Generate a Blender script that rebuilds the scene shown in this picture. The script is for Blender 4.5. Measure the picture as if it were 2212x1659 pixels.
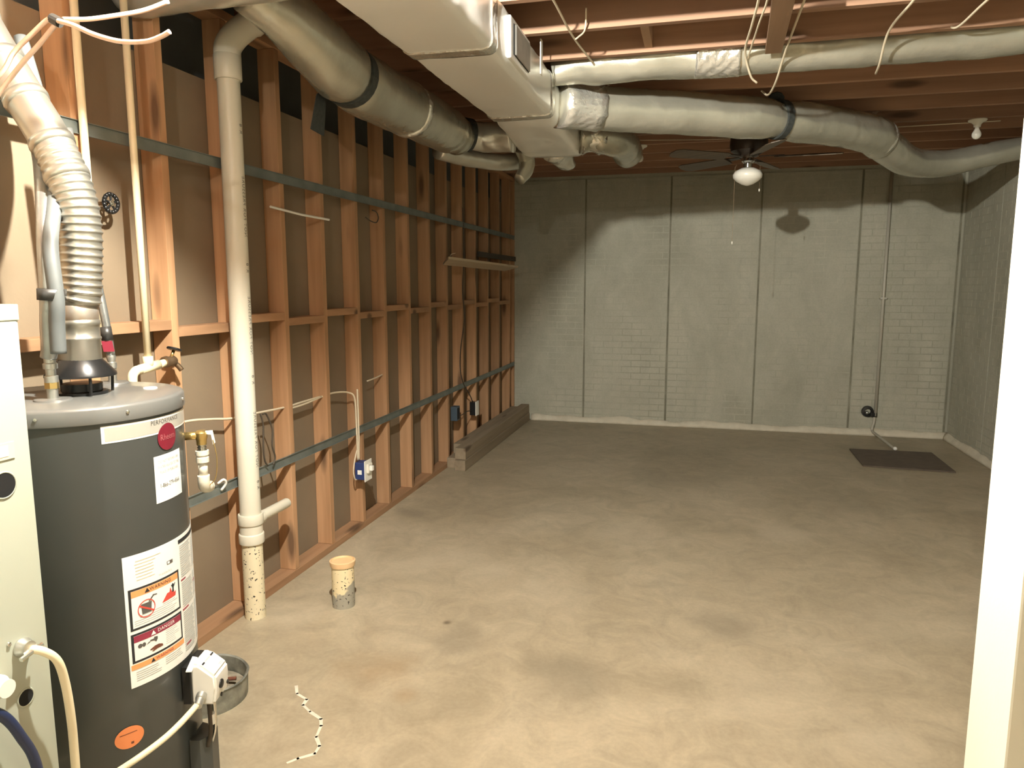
import bpy, bmesh, math, random
from mathutils import Vector, Matrix, noise
for o in list(bpy.data.objects): bpy.data.objects.remove(o)
scene = bpy.context.scene
C = scene.collection
R = math.radians
random.seed(7)

# ------------------------------------------------------------------ camera
cam_d = bpy.data.cameras.new('camera'); cam = bpy.data.objects.new('camera', cam_d); C.objects.link(cam)
cam_d.sensor_width = 36.0; cam_d.lens = 1560.0 / 2212.0 * 36.0; cam_d.clip_start = 0.02
cam.location = (0, 0, 1.5); cam.rotation_euler = (R(90 - 7.83), 0, R(14.4))
scene.camera = cam
# ------------------------------------------------------------------ world (closed room: only a trace of ambient)
w = bpy.data.worlds.new('world'); scene.world = w; w.use_nodes = True
w.node_tree.nodes['Background'].inputs[0].default_value = (1, .93, .82, 1)
w.node_tree.nodes['Background'].inputs[1].default_value = 0.02
# ------------------------------------------------------------------ light levels (lamps are built further down)
BULB = 17500.0            # emission of the lit ceiling bulb
BULB_COL = (1.0, .98, .885)
BULB_POS = (-.72, 1.41, 2.64)
FILL_BULB_POS = (-.30, -.98, 2.64)
FILL_BULB = 2600.0  # emission of a fill bulb added behind the camera to brighten the far end
vs = scene.view_settings
vs.view_transform = 'Standard'; vs.look = 'None'; vs.exposure = 0.15; vs.gamma = 1.0; vs.use_curve_mapping = False

# ------------------------------------------------------------------ helpers
OFF = {}
def obj(name, bm, m, parent=None, smooth=False, loc=None):
    off = Vector(loc) if loc is not None else (OFF[parent.name] if parent else Vector((0, 0, 0)))
    if off.length: bmesh.ops.translate(bm, verts=bm.verts, vec=-off)
    bmesh.ops.recalc_face_normals(bm, faces=bm.faces)
    me = bpy.data.meshes.new(name); bm.to_mesh(me); bm.free()
    o = bpy.data.objects.new(name, me); C.objects.link(o)
    if m: me.materials.append(m)
    if smooth:
        for p in me.polygons: p.use_smooth = True
    if parent: o.parent = parent; OFF[o.name] = off
    else: o.location = off; OFF[o.name] = off
    return o
def soft(o, ang=40):
    me = o.data
    for p in me.polygons: p.use_smooth = True
    bm = bmesh.new(); bm.from_mesh(me)
    for e in bm.edges:
        if len(e.link_faces) == 2 and e.calc_face_angle(0) > R(ang): e.smooth = False
    bm.to_mesh(me); bm.free(); return o
def tag(o, label, cat=None, group=None, kind=None):
    o['label'] = label
    if cat: o['category'] = cat
    if group: o['group'] = group
    if kind: o['kind'] = kind
    return o
def thing(name, loc, label, cat, group=None, kind=None):
    e = bpy.data.objects.new(name, None); C.objects.link(e); e.location = loc; e.empty_display_size = .05
    OFF[e.name] = Vector(loc); return tag(e, label, cat, group, kind)
def child_copy(o, parent, loc):
    c = o.copy(); C.objects.link(c); c.parent = parent; c.location = loc; return c
def B(): return bmesh.new()
def box(bm, x0, x1, y0, y1, z0, z1, bev=0):
    vs_ = [bm.verts.new(p) for p in ((x0,y0,z0),(x1,y0,z0),(x1,y1,z0),(x0,y1,z0),(x0,y0,z1),(x1,y0,z1),(x1,y1,z1),(x0,y1,z1))]
    fs = [bm.faces.new([vs_[i] for i in q]) for q in ((3,2,1,0),(4,5,6,7),(0,1,5,4),(1,2,6,5),(2,3,7,6),(3,0,4,7))]
    if bev:
        es = list({e for f in fs for e in f.edges})
        bmesh.ops.bevel(bm, geom=es, offset=bev, segments=2, affect='EDGES', profile=.6)
    return bm
def boxb(*a, bev=0): return box(B(), *a, bev=bev)
def spline(pts, n=10):
    P = [Vector(p) for p in pts]
    if len(P) < 3: return [P[0].lerp(P[-1], i / n) for i in range(n + 1)]
    out = []
    for i in range(len(P) - 1):
        p0 = P[i-1] if i else P[0]*2 - P[1]; p1 = P[i]; p2 = P[i+1]; p3 = P[i+2] if i + 2 < len(P) else P[-1]*2 - P[-2]
        for k in range(n):
            t = k / n
            out.append(.5*((2*p1) + (p2-p0)*t + (2*p0-5*p1+4*p2-p3)*t*t + (3*p1-p0-3*p2+p3)*t**3))
    out.append(P[-1]); return out
def tube(bm, pts, r, seg=12, caps=True, rf=None):
    P = [Vector(p) for p in pts]; n = len(P); rings = []
    up = None
    for i in range(n):
        t = (P[min(i+1, n-1)] - P[max(i-1, 0)]).normalized()
        if up is None:
            a = Vector((0,0,1)) if abs(t.z) < .9 else Vector((1,0,0)); up = (a - t*a.dot(t)).normalized()
        else:
            up = (up - t*up.dot(t)).normalized()
        s = t.cross(up); ring = []
        ri = r[i] if isinstance(r, (list, tuple)) else r
        for k in range(seg):
            a = 2*math.pi*k/seg
            q = ri if rf is None else ri*rf(i, a)
            ring.append(bm.verts.new(P[i] + (up*math.cos(a) + s*math.sin(a))*q))
        rings.append(ring)
    for i in range(n-1):
        for k in range(seg):
            bm.faces.new((rings[i][k], rings[i][(k+1)%seg], rings[i+1][(k+1)%seg], rings[i+1][k]))
    if caps:
        bm.faces.new(rings[0][::-1]); bm.faces.new(rings[-1])
    return bm
def tubeb(pts, r, seg=12, caps=True, rf=None): return tube(B(), pts, r, seg, caps, rf)
def lathe(bm, prof, o=(0,0,0), ax='z', seg=24, d=None):
    """profile of (radius, height); turned about an axis through o (ax letter or direction d)"""
    o = Vector(o)
    w_ = Vector(d).normalized() if d is not None else {'x':Vector((1,0,0)),'y':Vector((0,1,0)),'z':Vector((0,0,1))}[ax]
    a = Vector((0,0,1)) if abs(w_.z) < .9 else Vector((1,0,0))
    u = (a - w_*a.dot(w_)).normalized(); v = w_.cross(u); prev = None; pr = None
    for (r, h) in prof:
        if r < 1e-6: ring = [bm.verts.new(o + w_*h)]
        else: ring = [bm.verts.new(o + w_*h + (u*math.cos(2*math.pi*k/seg) + v*math.sin(2*math.pi*k/seg))*r) for k in range(seg)]
        if prev is not None:
            for k in range(seg):
                if len(ring) == 1 and len(prev) == 1: break
                if len(ring) == 1: bm.faces.new((prev[k], prev[(k+1)%seg], ring[0]))
                elif len(prev) == 1: bm.faces.new((prev[0], ring[(k+1)%seg], ring[k]))
                else: bm.faces.new((prev[k], prev[(k+1)%seg], ring[(k+1)%seg], ring[k]))
        prev = ring
    return bm
def latheb(prof, o=(0,0,0), ax='z', seg=24, d=None): return lathe(B(), prof, o, ax, seg, d)
def prism(bm, poly, dvec):
    d = Vector(dvec); a = [bm.verts.new(Vector(p)) for p in poly]; b = [bm.verts.new(Vector(p)+d) for p in poly]
    bm.faces.new(a[::-1]); bm.faces.new(b); n = len(a)
    for i in range(n): bm.faces.new((a[i], a[(i+1)%n], b[(i+1)%n], b[i]))
    return bm
def prismb(poly, d): return prism(B(), poly, d)

# ------------------------------------------------------------------ materials
def mat(name, col, rough=.6, metal=0.0, col2=None, scale=8, detail=5, bump=0.0, bscale=None, vec=(1,1,1), emit=None, estr=0, ramp=(.35,.65), coat=0, trans=0, spec=None, rnd=0.0):
    m = bpy.data.materials.new(name); m.use_nodes = True; nt = m.node_tree; N = nt.nodes; L = nt.links
    b = N['Principled BSDF']; b.inputs['Base Color'].default_value = (*col, 1); b.inputs['Roughness'].default_value = rough; b.inputs['Metallic'].default_value = metal
    if spec is not None: b.inputs['Specular IOR Level'].default_value = spec
    if coat: b.inputs['Coat Weight'].default_value = coat
    if trans: b.inputs['Transmission Weight'].default_value = trans
    tc = N.new('ShaderNodeTexCoord'); mp = N.new('ShaderNodeMapping'); mp.inputs['Scale'].default_value = vec
    L.new(tc.outputs['Object'], mp.inputs['Vector'])
    nz = N.new('ShaderNodeTexNoise'); nz.inputs['Scale'].default_value = scale; nz.inputs['Detail'].default_value = detail
    src = mp.outputs[0]
    if rnd:
        oi = N.new('ShaderNodeObjectInfo'); vm = N.new('ShaderNodeVectorMath'); vm.operation = 'MULTIPLY_ADD'
        vm.inputs[1].default_value = (37, 53, 29); cx = N.new('ShaderNodeCombineXYZ')
        for i in range(3): L.new(oi.outputs['Random'], cx.inputs[i])
        L.new(cx.outputs[0], vm.inputs[0]); L.new(src, vm.inputs[2]); src = vm.outputs[0]
    L.new(src, nz.inputs['Vector'])
    if col2 is not None:
        cr = N.new('ShaderNodeValToRGB'); cr.color_ramp.elements[0].position = ramp[0]; cr.color_ramp.elements[1].position = ramp[1]
        cr.color_ramp.elements[0].color = (*col, 1); cr.color_ramp.elements[1].color = (*col2, 1)
        L.new(nz.outputs['Fac'], cr.inputs[0]); L.new(cr.outputs[0], b.inputs['Base Color'])
    if bump:
        n2 = nz
        if bscale:
            n2 = N.new('ShaderNodeTexNoise'); n2.inputs['Scale'].default_value = bscale; n2.inputs['Detail'].default_value = detail; L.new(src, n2.inputs['Vector'])
        bp = N.new('ShaderNodeBump'); bp.inputs['Strength'].default_value = bump; bp.inputs['Distance'].default_value = .01
        L.new(n2.outputs['Fac'], bp.inputs['Height']); L.new(bp.outputs[0], b.inputs['Normal'])
    if emit: b.inputs['Emission Color'].default_value = (*emit, 1); b.inputs['Emission Strength'].default_value = estr
    return m
def wood(name, c1, c2, axis, knot=(.06,.03,.015), rough=.75):
    """softwood: grain stretched along the axis, darker knots"""
    st = {'x':(1.2,22,22),'y':(22,1.2,22),'z':(22,22,1.2)}[axis]; kt = {'x':(1.6,7,7),'y':(7,1.6,7),'z':(7,7,1.6)}[axis]
    m = mat(name, c1, rough, col2=c2, scale=1.0, detail=6, vec=st, ramp=(.3,.72), bump=.12, rnd=1)
    nt = m.node_tree; N = nt.nodes; L = nt.links; b = N['Principled BSDF']
    base = b.inputs['Base Color'].links[0].from_socket
    tc = N.new('ShaderNodeTexCoord'); mp = N.new('ShaderNodeMapping'); mp.inputs['Scale'].default_value = kt; L.new(tc.outputs['Object'], mp.inputs['Vector'])
    oi = N.new('ShaderNodeObjectInfo'); ad = N.new('ShaderNodeVectorMath'); ad.operation = 'MULTIPLY_ADD'; ad.inputs[1].default_value = (31,47,61)
    cx = N.new('ShaderNodeCombineXYZ')
    for i in range(3): L.new(oi.outputs['Random'], cx.inputs[i])
    L.new(cx.outputs[0], ad.inputs[0]); L.new(mp.outputs[0], ad.inputs[2])
    vo = N.new('ShaderNodeTexVoronoi'); vo.inputs['Scale'].default_value = 1.0; L.new(ad.outputs[0], vo.inputs['Vector'])
    cr = N.new('ShaderNodeValToRGB'); cr.color_ramp.elements[0].position = .09; cr.color_ramp.elements[1].position = .21
    cr.color_ramp.elements[0].color = (.75,.75,.75,1); cr.color_ramp.elements[1].color = (0,0,0,1); L.new(vo.outputs['Distance'], cr.inputs[0])
    mx = N.new('ShaderNodeMix'); mx.data_type = 'RGBA'; mx.inputs['B'].default_value = (*knot, 1)
    L.new(cr.outputs[0], mx.inputs['Factor']); L.new(base, mx.inputs['A'])
    hv = N.new('ShaderNodeHueSaturation'); mr = N.new('ShaderNodeMapRange'); mr.inputs['To Min'].default_value = .8; mr.inputs['To Max'].default_value = 1.15
    L.new(oi.outputs['Random'], mr.inputs['Value']); L.new(mr.outputs[0], hv.inputs['Value']); L.new(mx.outputs['Result'], hv.inputs['Color'])
    L.new(hv.outputs[0], b.inputs['Base Color']); return m
M = {}
M['stud'] = wood('stud_wood', (.36,.195,.093), (.52,.300,.158), 'z')
M['stud_y'] = wood('plate_wood', (.34,.185,.092), (.47,.268,.142), 'y')
M['joist'] = wood('joist_wood', (.30,.165,.10), (.41,.24,.15), 'x')
M['board_y'] = wood('board_wood', (.36,.22,.13), (.46,.29,.18), 'y')
M['timber'] = wood('weathered_timber', (.22,.17,.11), (.31,.24,.16), 'y', rough=.85)
M['shelf'] = wood('pale_board', (.50,.40,.27), (.58,.47,.33), 'y')
M['subfloor'] = mat('subfloor_board', (.30,.19,.11), .8, col2=(.40,.27,.16), scale=14, vec=(1,1,1))
M['paper'] = mat('grey_brown_wallboard_paper', (.205,.152,.097), .85, col2=(.24,.18,.116), scale=2.2, detail=6, bump=.05, bscale=90)
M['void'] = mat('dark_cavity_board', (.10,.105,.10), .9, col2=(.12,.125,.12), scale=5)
M['drywall'] = mat('cream_painted_drywall', (.70,.66,.53), .55, col2=(.73,.69,.56), scale=3, bump=.04, bscale=120)
M['foil'] = mat('duct_foil', (.66,.64,.57), .26, .6, col2=(.76,.74,.67), scale=3, bump=.45, bscale=11, detail=4)
M['foil_flat'] = mat('duct_board_foil', (.91,.90,.86), .30, .15, col2=(.94,.93,.89), scale=2, bump=.28, bscale=5, detail=3)
M['foil_jacket'] = mat('flex_duct_jacket', (.46,.445,.365), .27, .62, col2=(.56,.54,.45), scale=4, bump=.4, bscale=13, detail=4)
M['foil_wrinkle'] = mat('wrinkled_foil_tape', (.80,.78,.71), .22, .75, scale=8, bump=.7, bscale=30, detail=5)
def crease(m, sc, st, dist=.012):
    # sharp fold lines in foil: ridged noise driving the bump
    nt = m.node_tree; N = nt.nodes; L = nt.links; b = N['Principled BSDF']
    tc = N.new('ShaderNodeTexCoord'); n = N.new('ShaderNodeTexNoise'); n.noise_type = 'RIDGED_MULTIFRACTAL'; n.inputs['Scale'].default_value = sc; n.inputs['Detail'].default_value = 2.5
    n.inputs['Roughness'].default_value = .45; n.inputs['Distortion'].default_value = .7; L.new(tc.outputs['Object'], n.inputs['Vector'])
    bp = N.new('ShaderNodeBump'); bp.inputs['Strength'].default_value = st; bp.inputs['Distance'].default_value = dist; L.new(n.outputs['Fac'], bp.inputs['Height'])
    prev = b.inputs['Normal'].links[0].from_node if b.inputs['Normal'].links else None
    if prev: L.new(prev.outputs[0], bp.inputs['Normal'])
    L.new(bp.outputs[0], b.inputs['Normal'])
crease(M['foil_flat'], 2.2, .35); crease(M['foil'], 5, .7); crease(M['foil_jacket'], 5.5, .55); crease(M['foil_wrinkle'], 13, .8, .008)
M['black_strap'] = mat('black_web_strap', (.03,.035,.035), .7, col2=(.05,.055,.05), scale=60)
M['galv'] = mat('galvanized_metal', (.52,.52,.48), .38, .9, col2=(.64,.63,.58), scale=14, bump=.06)
M['vent'] = mat('dull_vent_metal', (.40,.385,.33), .36, .85, col2=(.50,.47,.40), scale=10, bump=.06)
M['channel'] = mat('grey_green_steel_channel', (.19,.215,.20), .5, .55, col2=(.25,.275,.255), scale=9)
M['pvc'] = mat('white_pvc', (.66,.62,.50), .38, col2=(.70,.66,.545), scale=3)
M['cpvc'] = mat('cream_cpvc', (.80,.69,.45), .4, col2=(.84,.73,.50), scale=3)
M['ink'] = mat('dark_ink', (.02,.02,.02), .7)
M['ink_grey'] = mat('grey_ink', (.48,.48,.45), .7)
M['ink_soft'] = mat('soft_black_print', (.10,.09,.08), .7)
M['heater'] = mat('grey_enamel', (.064,.070,.067), .36, .15, col2=(.076,.081,.077), scale=2, coat=.15)
M['heater_lid'] = mat('light_grey_enamel', (.15,.15,.14), .33, .2, col2=(.175,.174,.162), scale=2, coat=.2)
M['black'] = mat('black_plastic', (.012,.012,.012), .35)
M['black_metal'] = mat('black_steel', (.02,.02,.02), .3, .4)
M['white'] = mat('white_plastic', (.85,.83,.76), .4)
M['paper_white'] = mat('white_label', (.90,.88,.82), .45)
M['badge'] = mat('silver_badge', (.56,.53,.46), .35, .3)
M['badge_rim'] = mat('white_badge_rim', (.85,.82,.74), .35)
M['red'] = mat('dark_red_print', (.19,.014,.028), .4)
M['emblem_ink'] = mat('pale_red_print', (.40,.12,.13), .4)
M['danger'] = mat('maroon_print', (.28,.03,.06), .5)
M['flame'] = mat('red_flame_print', (.62,.07,.05), .5)
M['orange'] = mat('orange_print', (.90,.36,.13), .5)
M['orange_tag'] = mat('orange_tag', (.80,.26,.09), .5)
M['brass'] = mat('brass', (.72,.52,.20), .3, .9)
M['bronze'] = mat('bronze', (.22,.15,.09), .45, .8)
M['silverwrap'] = mat('silver_pipe_wrap', (.34,.35,.34), .3, .8, col2=(.44,.45,.43), scale=8, bump=.3, bscale=24)
M['dark_wrap'] = mat('grey_pipe_insulation', (.11,.12,.12), .55, .2, col2=(.15,.16,.155), scale=8)
M['tape'] = mat('dark_tape', (.03,.028,.025), .4)
M['copper_wire'] = mat('pink_tan_wire', (.78,.50,.36), .45, col2=(.82,.58,.44), scale=20)
M['cable'] = mat('cream_cable', (.70,.60,.44), .5)
M['dark_cable'] = mat('dark_cable', (.06,.045,.03), .6)
M['furnace'] = mat('pale_green_cream_enamel', (.44,.46,.37), .4, col2=(.47,.49,.395), scale=2)
M['hole_shade'] = mat('painted_hole_shade', (.006,.006,.006), .9)  # flat black that paints the shade inside knockouts and openings
M['blue_box'] = mat('navy_box', (.03,.05,.16), .5)
M['steelblue'] = mat('slate_blue_box', (.05,.075,.10), .5)
M['blue_hose'] = mat('navy_hose', (.015,.025,.07), .35)
M['fan'] = mat('dark_brown_fan', (.045,.03,.022), .4, .2, col2=(.06,.04,.028), scale=9)
M['blade'] = mat('brown_fan_blade', (.09,.065,.045), .45, col2=(.13,.095,.06), scale=3, vec=(1,12,1))
M['chrome'] = mat('bright_metal', (.75,.74,.70), .15, 1)
M['opal'] = mat('opal_glass', (.86,.83,.74), .22, coat=.4)
M['porcelain'] = mat('white_porcelain', (.78,.74,.64), .25, coat=.3)
M['cover'] = mat('brown_cover', (.10,.075,.055), .7, col2=(.125,.095,.07), scale=12, bump=.1)
M['caulk'] = mat('pale_foam_sealant', (.62,.56,.44), .8, col2=(.72,.66,.53), scale=9, bump=.4, bscale=30)
M['tan_cap'] = mat('tan_cap', (.72,.47,.24), .5, col2=(.76,.52,.29), scale=9)
M['rust'] = mat('rusty_iron', (.16,.06,.035), .8, .3, col2=(.24,.09,.05), scale=30)
M['old_galv'] = mat('weathered_zinc', (.17,.175,.15), .55, .5, col2=(.40,.40,.34), scale=16, bump=.3)
M['soil'] = mat('grey_rubble', (.20,.17,.12), .9, col2=(.36,.32,.24), scale=22, bump=.8)
M['bulb_glow'] = mat('lit_bulb', (1,.95,.85), .4, emit=BULB_COL, estr=BULB)
M['fill_bulb_glow'] = mat('added_fill_bulb', (1,.95,.85), .4, emit=BULB_COL, estr=FILL_BULB)
M['conduit'] = mat('grey_painted_conduit', (.50,.47,.39), .45, .1)
M['bulb_off'] = mat('unlit_frosted_bulb', (.80,.77,.68), .3, coat=.3)
# speckled pipe: dirt spatter on pvc
def speckle(name, base, thr, sc, dirt=(.05,.04,.03), patch=None):
    m = mat(name, base, .5, col2=tuple(c*1.06 for c in base), scale=4); nt = m.node_tree; N = nt.nodes; L = nt.links; b = N['Principled BSDF']
    prev = b.inputs['Base Color'].links[0].from_socket; tc = N.new('ShaderNodeTexCoord')
    def over(fac, col):
        nonlocal prev
        mx = N.new('ShaderNodeMix'); mx.data_type = 'RGBA'; mx.inputs['B'].default_value = (*col, 1); L.new(fac, mx.inputs['Factor']); L.new(prev, mx.inputs['A']); prev = mx.outputs['Result']
    if patch:
        n = N.new('ShaderNodeTexNoise'); n.inputs['Scale'].default_value = 11; n.inputs['Detail'].default_value = 6; L.new(tc.outputs['Object'], n.inputs['Vector'])
        sx = N.new('ShaderNodeSeparateXYZ'); L.new(tc.outputs['Object'], sx.inputs[0])
        ma = N.new('ShaderNodeMath'); ma.operation = 'MULTIPLY_ADD'; ma.inputs[1].default_value = -2.6; ma.inputs[2].default_value = .38; L.new(sx.outputs['Z'], ma.inputs[0])
        ad = N.new('ShaderNodeMath'); L.new(n.outputs['Fac'], ad.inputs[0]); L.new(ma.outputs[0], ad.inputs[1])
        r = N.new('ShaderNodeValToRGB'); r.color_ramp.elements[0].position = .60; r.color_ramp.elements[1].position = .64; L.new(ad.outputs[0], r.inputs[0]); over(r.outputs[0], patch)
    v = N.new('ShaderNodeTexNoise'); v.inputs['Scale'].default_value = sc; v.inputs['Detail'].default_value = 2; L.new(tc.outputs['Object'], v.inputs['Vector'])
    r = N.new('ShaderNodeValToRGB'); r.color_ramp.elements[0].position = thr; r.color_ramp.elements[1].position = thr + .03; L.new(v.outputs['Fac'], r.inputs[0]); over(r.outputs[0], dirt)
    L.new(prev, b.inputs['Base Color']); return m
M['pvc_dirty'] = speckle('spattered_pvc', (.76,.67,.46), .635, 85)
M['stub'] = speckle('mortar_smeared_pvc', (.76,.64,.40), .63, 85, patch=(.33,.31,.25))
# concrete
def concrete(name, c_dark, c_mid, c_light, sc, blot=(), bump=.15, vec=(1,1,1), rough=.75, spec=.35, mott=.07):
    m = mat(name, c_mid, rough, spec=spec); nt = m.node_tree; N = nt.nodes; L = nt.links; b = N['Principled BSDF']
    tc = N.new('ShaderNodeTexCoord'); mp = N.new('ShaderNodeMapping'); mp.inputs['Scale'].default_value = vec; L.new(tc.outputs['Object'], mp.inputs[0])
    n1 = N.new('ShaderNodeTexNoise'); n1.inputs['Scale'].default_value = sc; n1.inputs['Detail'].default_value = 8; n1.inputs['Roughness'].default_value = .62; n1.inputs['Distortion'].default_value = .6
    L.new(mp.outputs[0], n1.inputs['Vector'])
    cr = N.new('ShaderNodeValToRGB'); e = cr.color_ramp.elements; e[0].position = .30; e[0].color = (*c_dark, 1); e[1].position = .72; e[1].color = (*c_light, 1)
    x = cr.color_ramp.elements.new(.5); x.color = (*c_mid, 1); L.new(n1.outputs['Fac'], cr.inputs[0]); prev = cr.outputs[0]
    n3 = N.new('ShaderNodeTexNoise'); n3.inputs['Scale'].default_value = 3.5; n3.inputs['Detail'].default_value = 6; L.new(mp.outputs[0], n3.inputs['Vector'])
    n4 = N.new('ShaderNodeTexNoise'); n4.inputs['Scale'].default_value = 5.5; n4.inputs['Detail'].default_value = 9; n4.inputs['Roughness'].default_value = .7; n4.inputs['Distortion'].default_value = 1.2; L.new(mp.outputs[0], n4.inputs['Vector'])
    h4 = N.new('ShaderNodeHueSaturation'); m4 = N.new('ShaderNodeMapRange'); m4.inputs['From Min'].default_value = .3; m4.inputs['From Max'].default_value = .7; m4.inputs['To Min'].default_value = 1 - mott; m4.inputs['To Max'].default_value = 1 + mott
    L.new(n4.outputs['Fac'], m4.inputs['Value']); L.new(m4.outputs[0], h4.inputs['Value']); L.new(prev, h4.inputs['Color']); prev = h4.outputs[0]
    for (bx, by, bz, rad, col, amt) in blot:
        d = N.new('ShaderNodeVectorMath'); d.operation = 'DISTANCE'; d.inputs[1].default_value = (bx, by, bz); L.new(tc.outputs['Object'], d.inputs[0])
        ad = N.new('ShaderNodeMath'); ad.operation = 'MULTIPLY_ADD'; ad.inputs[1].default_value = rad*1.7; L.new(n3.outputs['Fac'], ad.inputs[0]); L.new(d.outputs['Value'], ad.inputs[2])
        mr = N.new('ShaderNodeMapRange'); mr.inputs['From Min'].default_value = rad*1.0; mr.inputs['From Max'].default_value = rad*1.9; mr.inputs['To Min'].default_value = amt; mr.inputs['To Max'].default_value = 0
        mr.interpolation_type = 'SMOOTHSTEP'; L.new(ad.outputs[0], mr.inputs['Value'])
        mx = N.new('ShaderNodeMix'); mx.data_type = 'RGBA'; mx.inputs['B'].default_value = (*col, 1); L.new(mr.outputs[0], mx.inputs['Factor']); L.new(prev, mx.inputs['A']); prev = mx.outputs['Result']
    n2 = N.new('ShaderNodeTexNoise'); n2.inputs['Scale'].default_value = 60; n2.inputs['Detail'].default_value = 4; L.new(tc.outputs['Object'], n2.inputs['Vector'])
    hv = N.new('ShaderNodeHueSaturation'); mr = N.new('ShaderNodeMapRange'); mr.inputs['To Min'].default_value = .88; mr.inputs['To Max'].default_value = 1.12
    L.new(n2.outputs['Fac'], mr.inputs['Value']); L.new(mr.outputs[0], hv.inputs['Value']); L.new(prev, hv.inputs['Color']); L.new(hv.outputs[0], b.inputs['Base Color'])
    bp = N.new('ShaderNodeBump'); bp.inputs['Strength'].default_value = bump; bp.inputs['Distance'].default_value = .01; L.new(n1.outputs['Fac'], bp.inputs['Height']); L.new(bp.outputs[0], b.inputs['Normal'])
    return m
GREY = (.24,.205,.145); BRN = (.32,.235,.14); LT = (.52,.45,.33)
M['floor'] = concrete('floor_concrete', (.31,.26,.175), (.385,.325,.225), (.455,.39,.28), .9, blot=[
    (-1.196,2.43,0,.20,BRN,.75), (-.435,2.59,0,.28,GREY,.6), (.15,3.18,0,.2,GREY,.5), (-.93,2.77,0,.16,GREY,.55), (-1.0,2.31,0,.07,BRN,.6), (-1.044,2.891,0,.03,(.10,.08,.05),.8), (-1.2,3.6,0,.35,LT,.35), (-.6,3.3,0,.3,LT,.3), (.3,2.6,0,.35,LT,.35), (1.0,5.2,0,.4,GREY,.25),
    (.57,4.53,0,.25,LT,.5), (-1.78,4.3,0,.16,GREY,.6), (-.39,4.29,0,.3,LT,.3), (.6,2.44,0,.2,LT,.5), (-1.5,3.4,0,.3,LT,.4), (-1.75,2.75,0,.2,LT,.7), (.9,3.4,0,.4,LT,.25), (-.2,5.6,0,.5,GREY,.25)], bump=.06, rough=.44, spec=.5, mott=.17)
M['wallc'] = concrete('poured_wall_concrete', (.35,.34,.265), (.42,.41,.325), (.49,.475,.385), 1.1, bump=.1, vec=(1,1,.6))
M['brick'] = concrete('brick_form_concrete', (.35,.34,.265), (.43,.418,.335), (.50,.485,.395), 1.6, bump=.1, vec=(1,1,.6))

M['seam'] = concrete('dark_stained_joint', (.15,.14,.10), (.24,.23,.17), (.33,.315,.245), 2.5)
# ------------------------------------------------------------------ room dimensions
XL, XR, YB, YF, ZJ = -1.97, 2.41, 7.80, -2.4, 2.64      # stud faces, right wall, far wall, near wall, joist undersides
# floor: slab with slight waviness
bm = B(); box(bm, -2.4, XR + .2, YF - .1, YB + .2, -.12, 0)
floor = tag(obj('floor', bm, M['floor']), 'tan grey stained concrete slab floor with mottled patches', 'floor', kind='structure')
# crack filler line
cr = [(-1.42,2.26),(-1.39,2.215),(-1.335,2.19),(-1.33,2.155),(-1.285,2.125),(-1.225,2.095),(-1.205,2.06),(-1.19,2.0),(-1.155,1.96),(-1.15,1.92),(-1.19,1.885),(-1.21,1.86)]
bm = B()
for (a, b_) in zip(cr, cr[1:]):
    wv = .005 + .004*random.random(); d = (Vector(b_) - Vector(a)).normalized(); nrm = Vector((-d.y, d.x))*wv
    prism(bm, [(*(Vector(a)+nrm-d*.004),0), (*(Vector(b_)+nrm*.8+d*.004),0), (*(Vector(b_)-nrm*.8+d*.004),0), (*(Vector(a)-nrm-d*.004),0)], (0,0,.0012))
obj('crack_filler', bm, M['caulk'], floor)
# ---------------- far wall: cast panels with brick relief
wb = tag(obj('wall_back', boxb(-2.4, XR + .2, YB, YB + .2, 0, 2.64), M['wallc']), 'grey poured concrete end wall with cast brick pattern and vertical seams', 'wall', kind='structure')
seams = [-2.2, -1.19, -.307, .58, 1.50, 2.37, XR]
def relief(name, a0, a1, face, axis, parent):
    bm = B(); row = 0; z = .03
    while z + .057 < 2.6:
        x = a0 + .006 - (.1 if row % 2 else 0)
        while x < a1 - .01:
            x0 = max(x, a0 + .006); x1 = min(x + .19, a1 - .006)
            if x1 - x0 > .02:
                d = (.0022 + .0016*random.random())*(1 if axis == 'x' else .45)
                if axis == 'x': q = [(x0,face,z),(x1,face,z),(x1,face,z+.057),(x0,face,z+.057)]; dv = (0,-d,0)
                else: q = [(face,x0,z),(face,x1,z),(face,x1,z+.057),(face,x0,z+.057)]; dv = (-d,0,0)
                prism(bm, q, dv)
            x += .20
        z += .067; row += 1
    o = obj(name, bm, M['brick'], parent); o['kind'] = 'stuff'; return o
for a0 in seams[1:-1]: obj('panel_seam', boxb(a0 - .009, a0 + .009, YB - .0135, YB + .001, .01, 2.6), M['seam'], wb)
for a0, a1 in zip(seams, seams[1:]):
    p = obj('wall_panel', boxb(a0 + .009, a1 - .009, YB - .012, YB + .001, .01, 2.6), M['wallc'], wb)
    relief('brick_relief', a0 + .009, a1 - .009, YB - .012, 'x', p)
wr = tag(obj('wall_right', boxb(XR, XR + .2, YF, YB, 0, 2.64), M['wallc']), 'grey poured concrete side wall beyond the white wall end', 'wall', kind='structure')
for a0, a1 in [(4.2,5.1),(5.1,6.0),(6.0,6.9),(6.9,7.78)]:
    p = obj('wall_panel', boxb(XR - .012, XR + .001, a0 + .004, a1 - .004, .01, 2.6), M['wallc'], wr)
    relief('brick_relief', a0 + .004, a1 - .004, XR - .012, 'y', p)
# sill plates on the concrete walls
obj('rim_joist', boxb(-2.4, XR + .2, YB + .001, YB + .03, 2.641, 2.88), M['joist'], wb)
obj('rim_joist', boxb(XR + .145, XR + .19, YF, YB, 2.641, 2.88), M['board_y'], wr)
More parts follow.
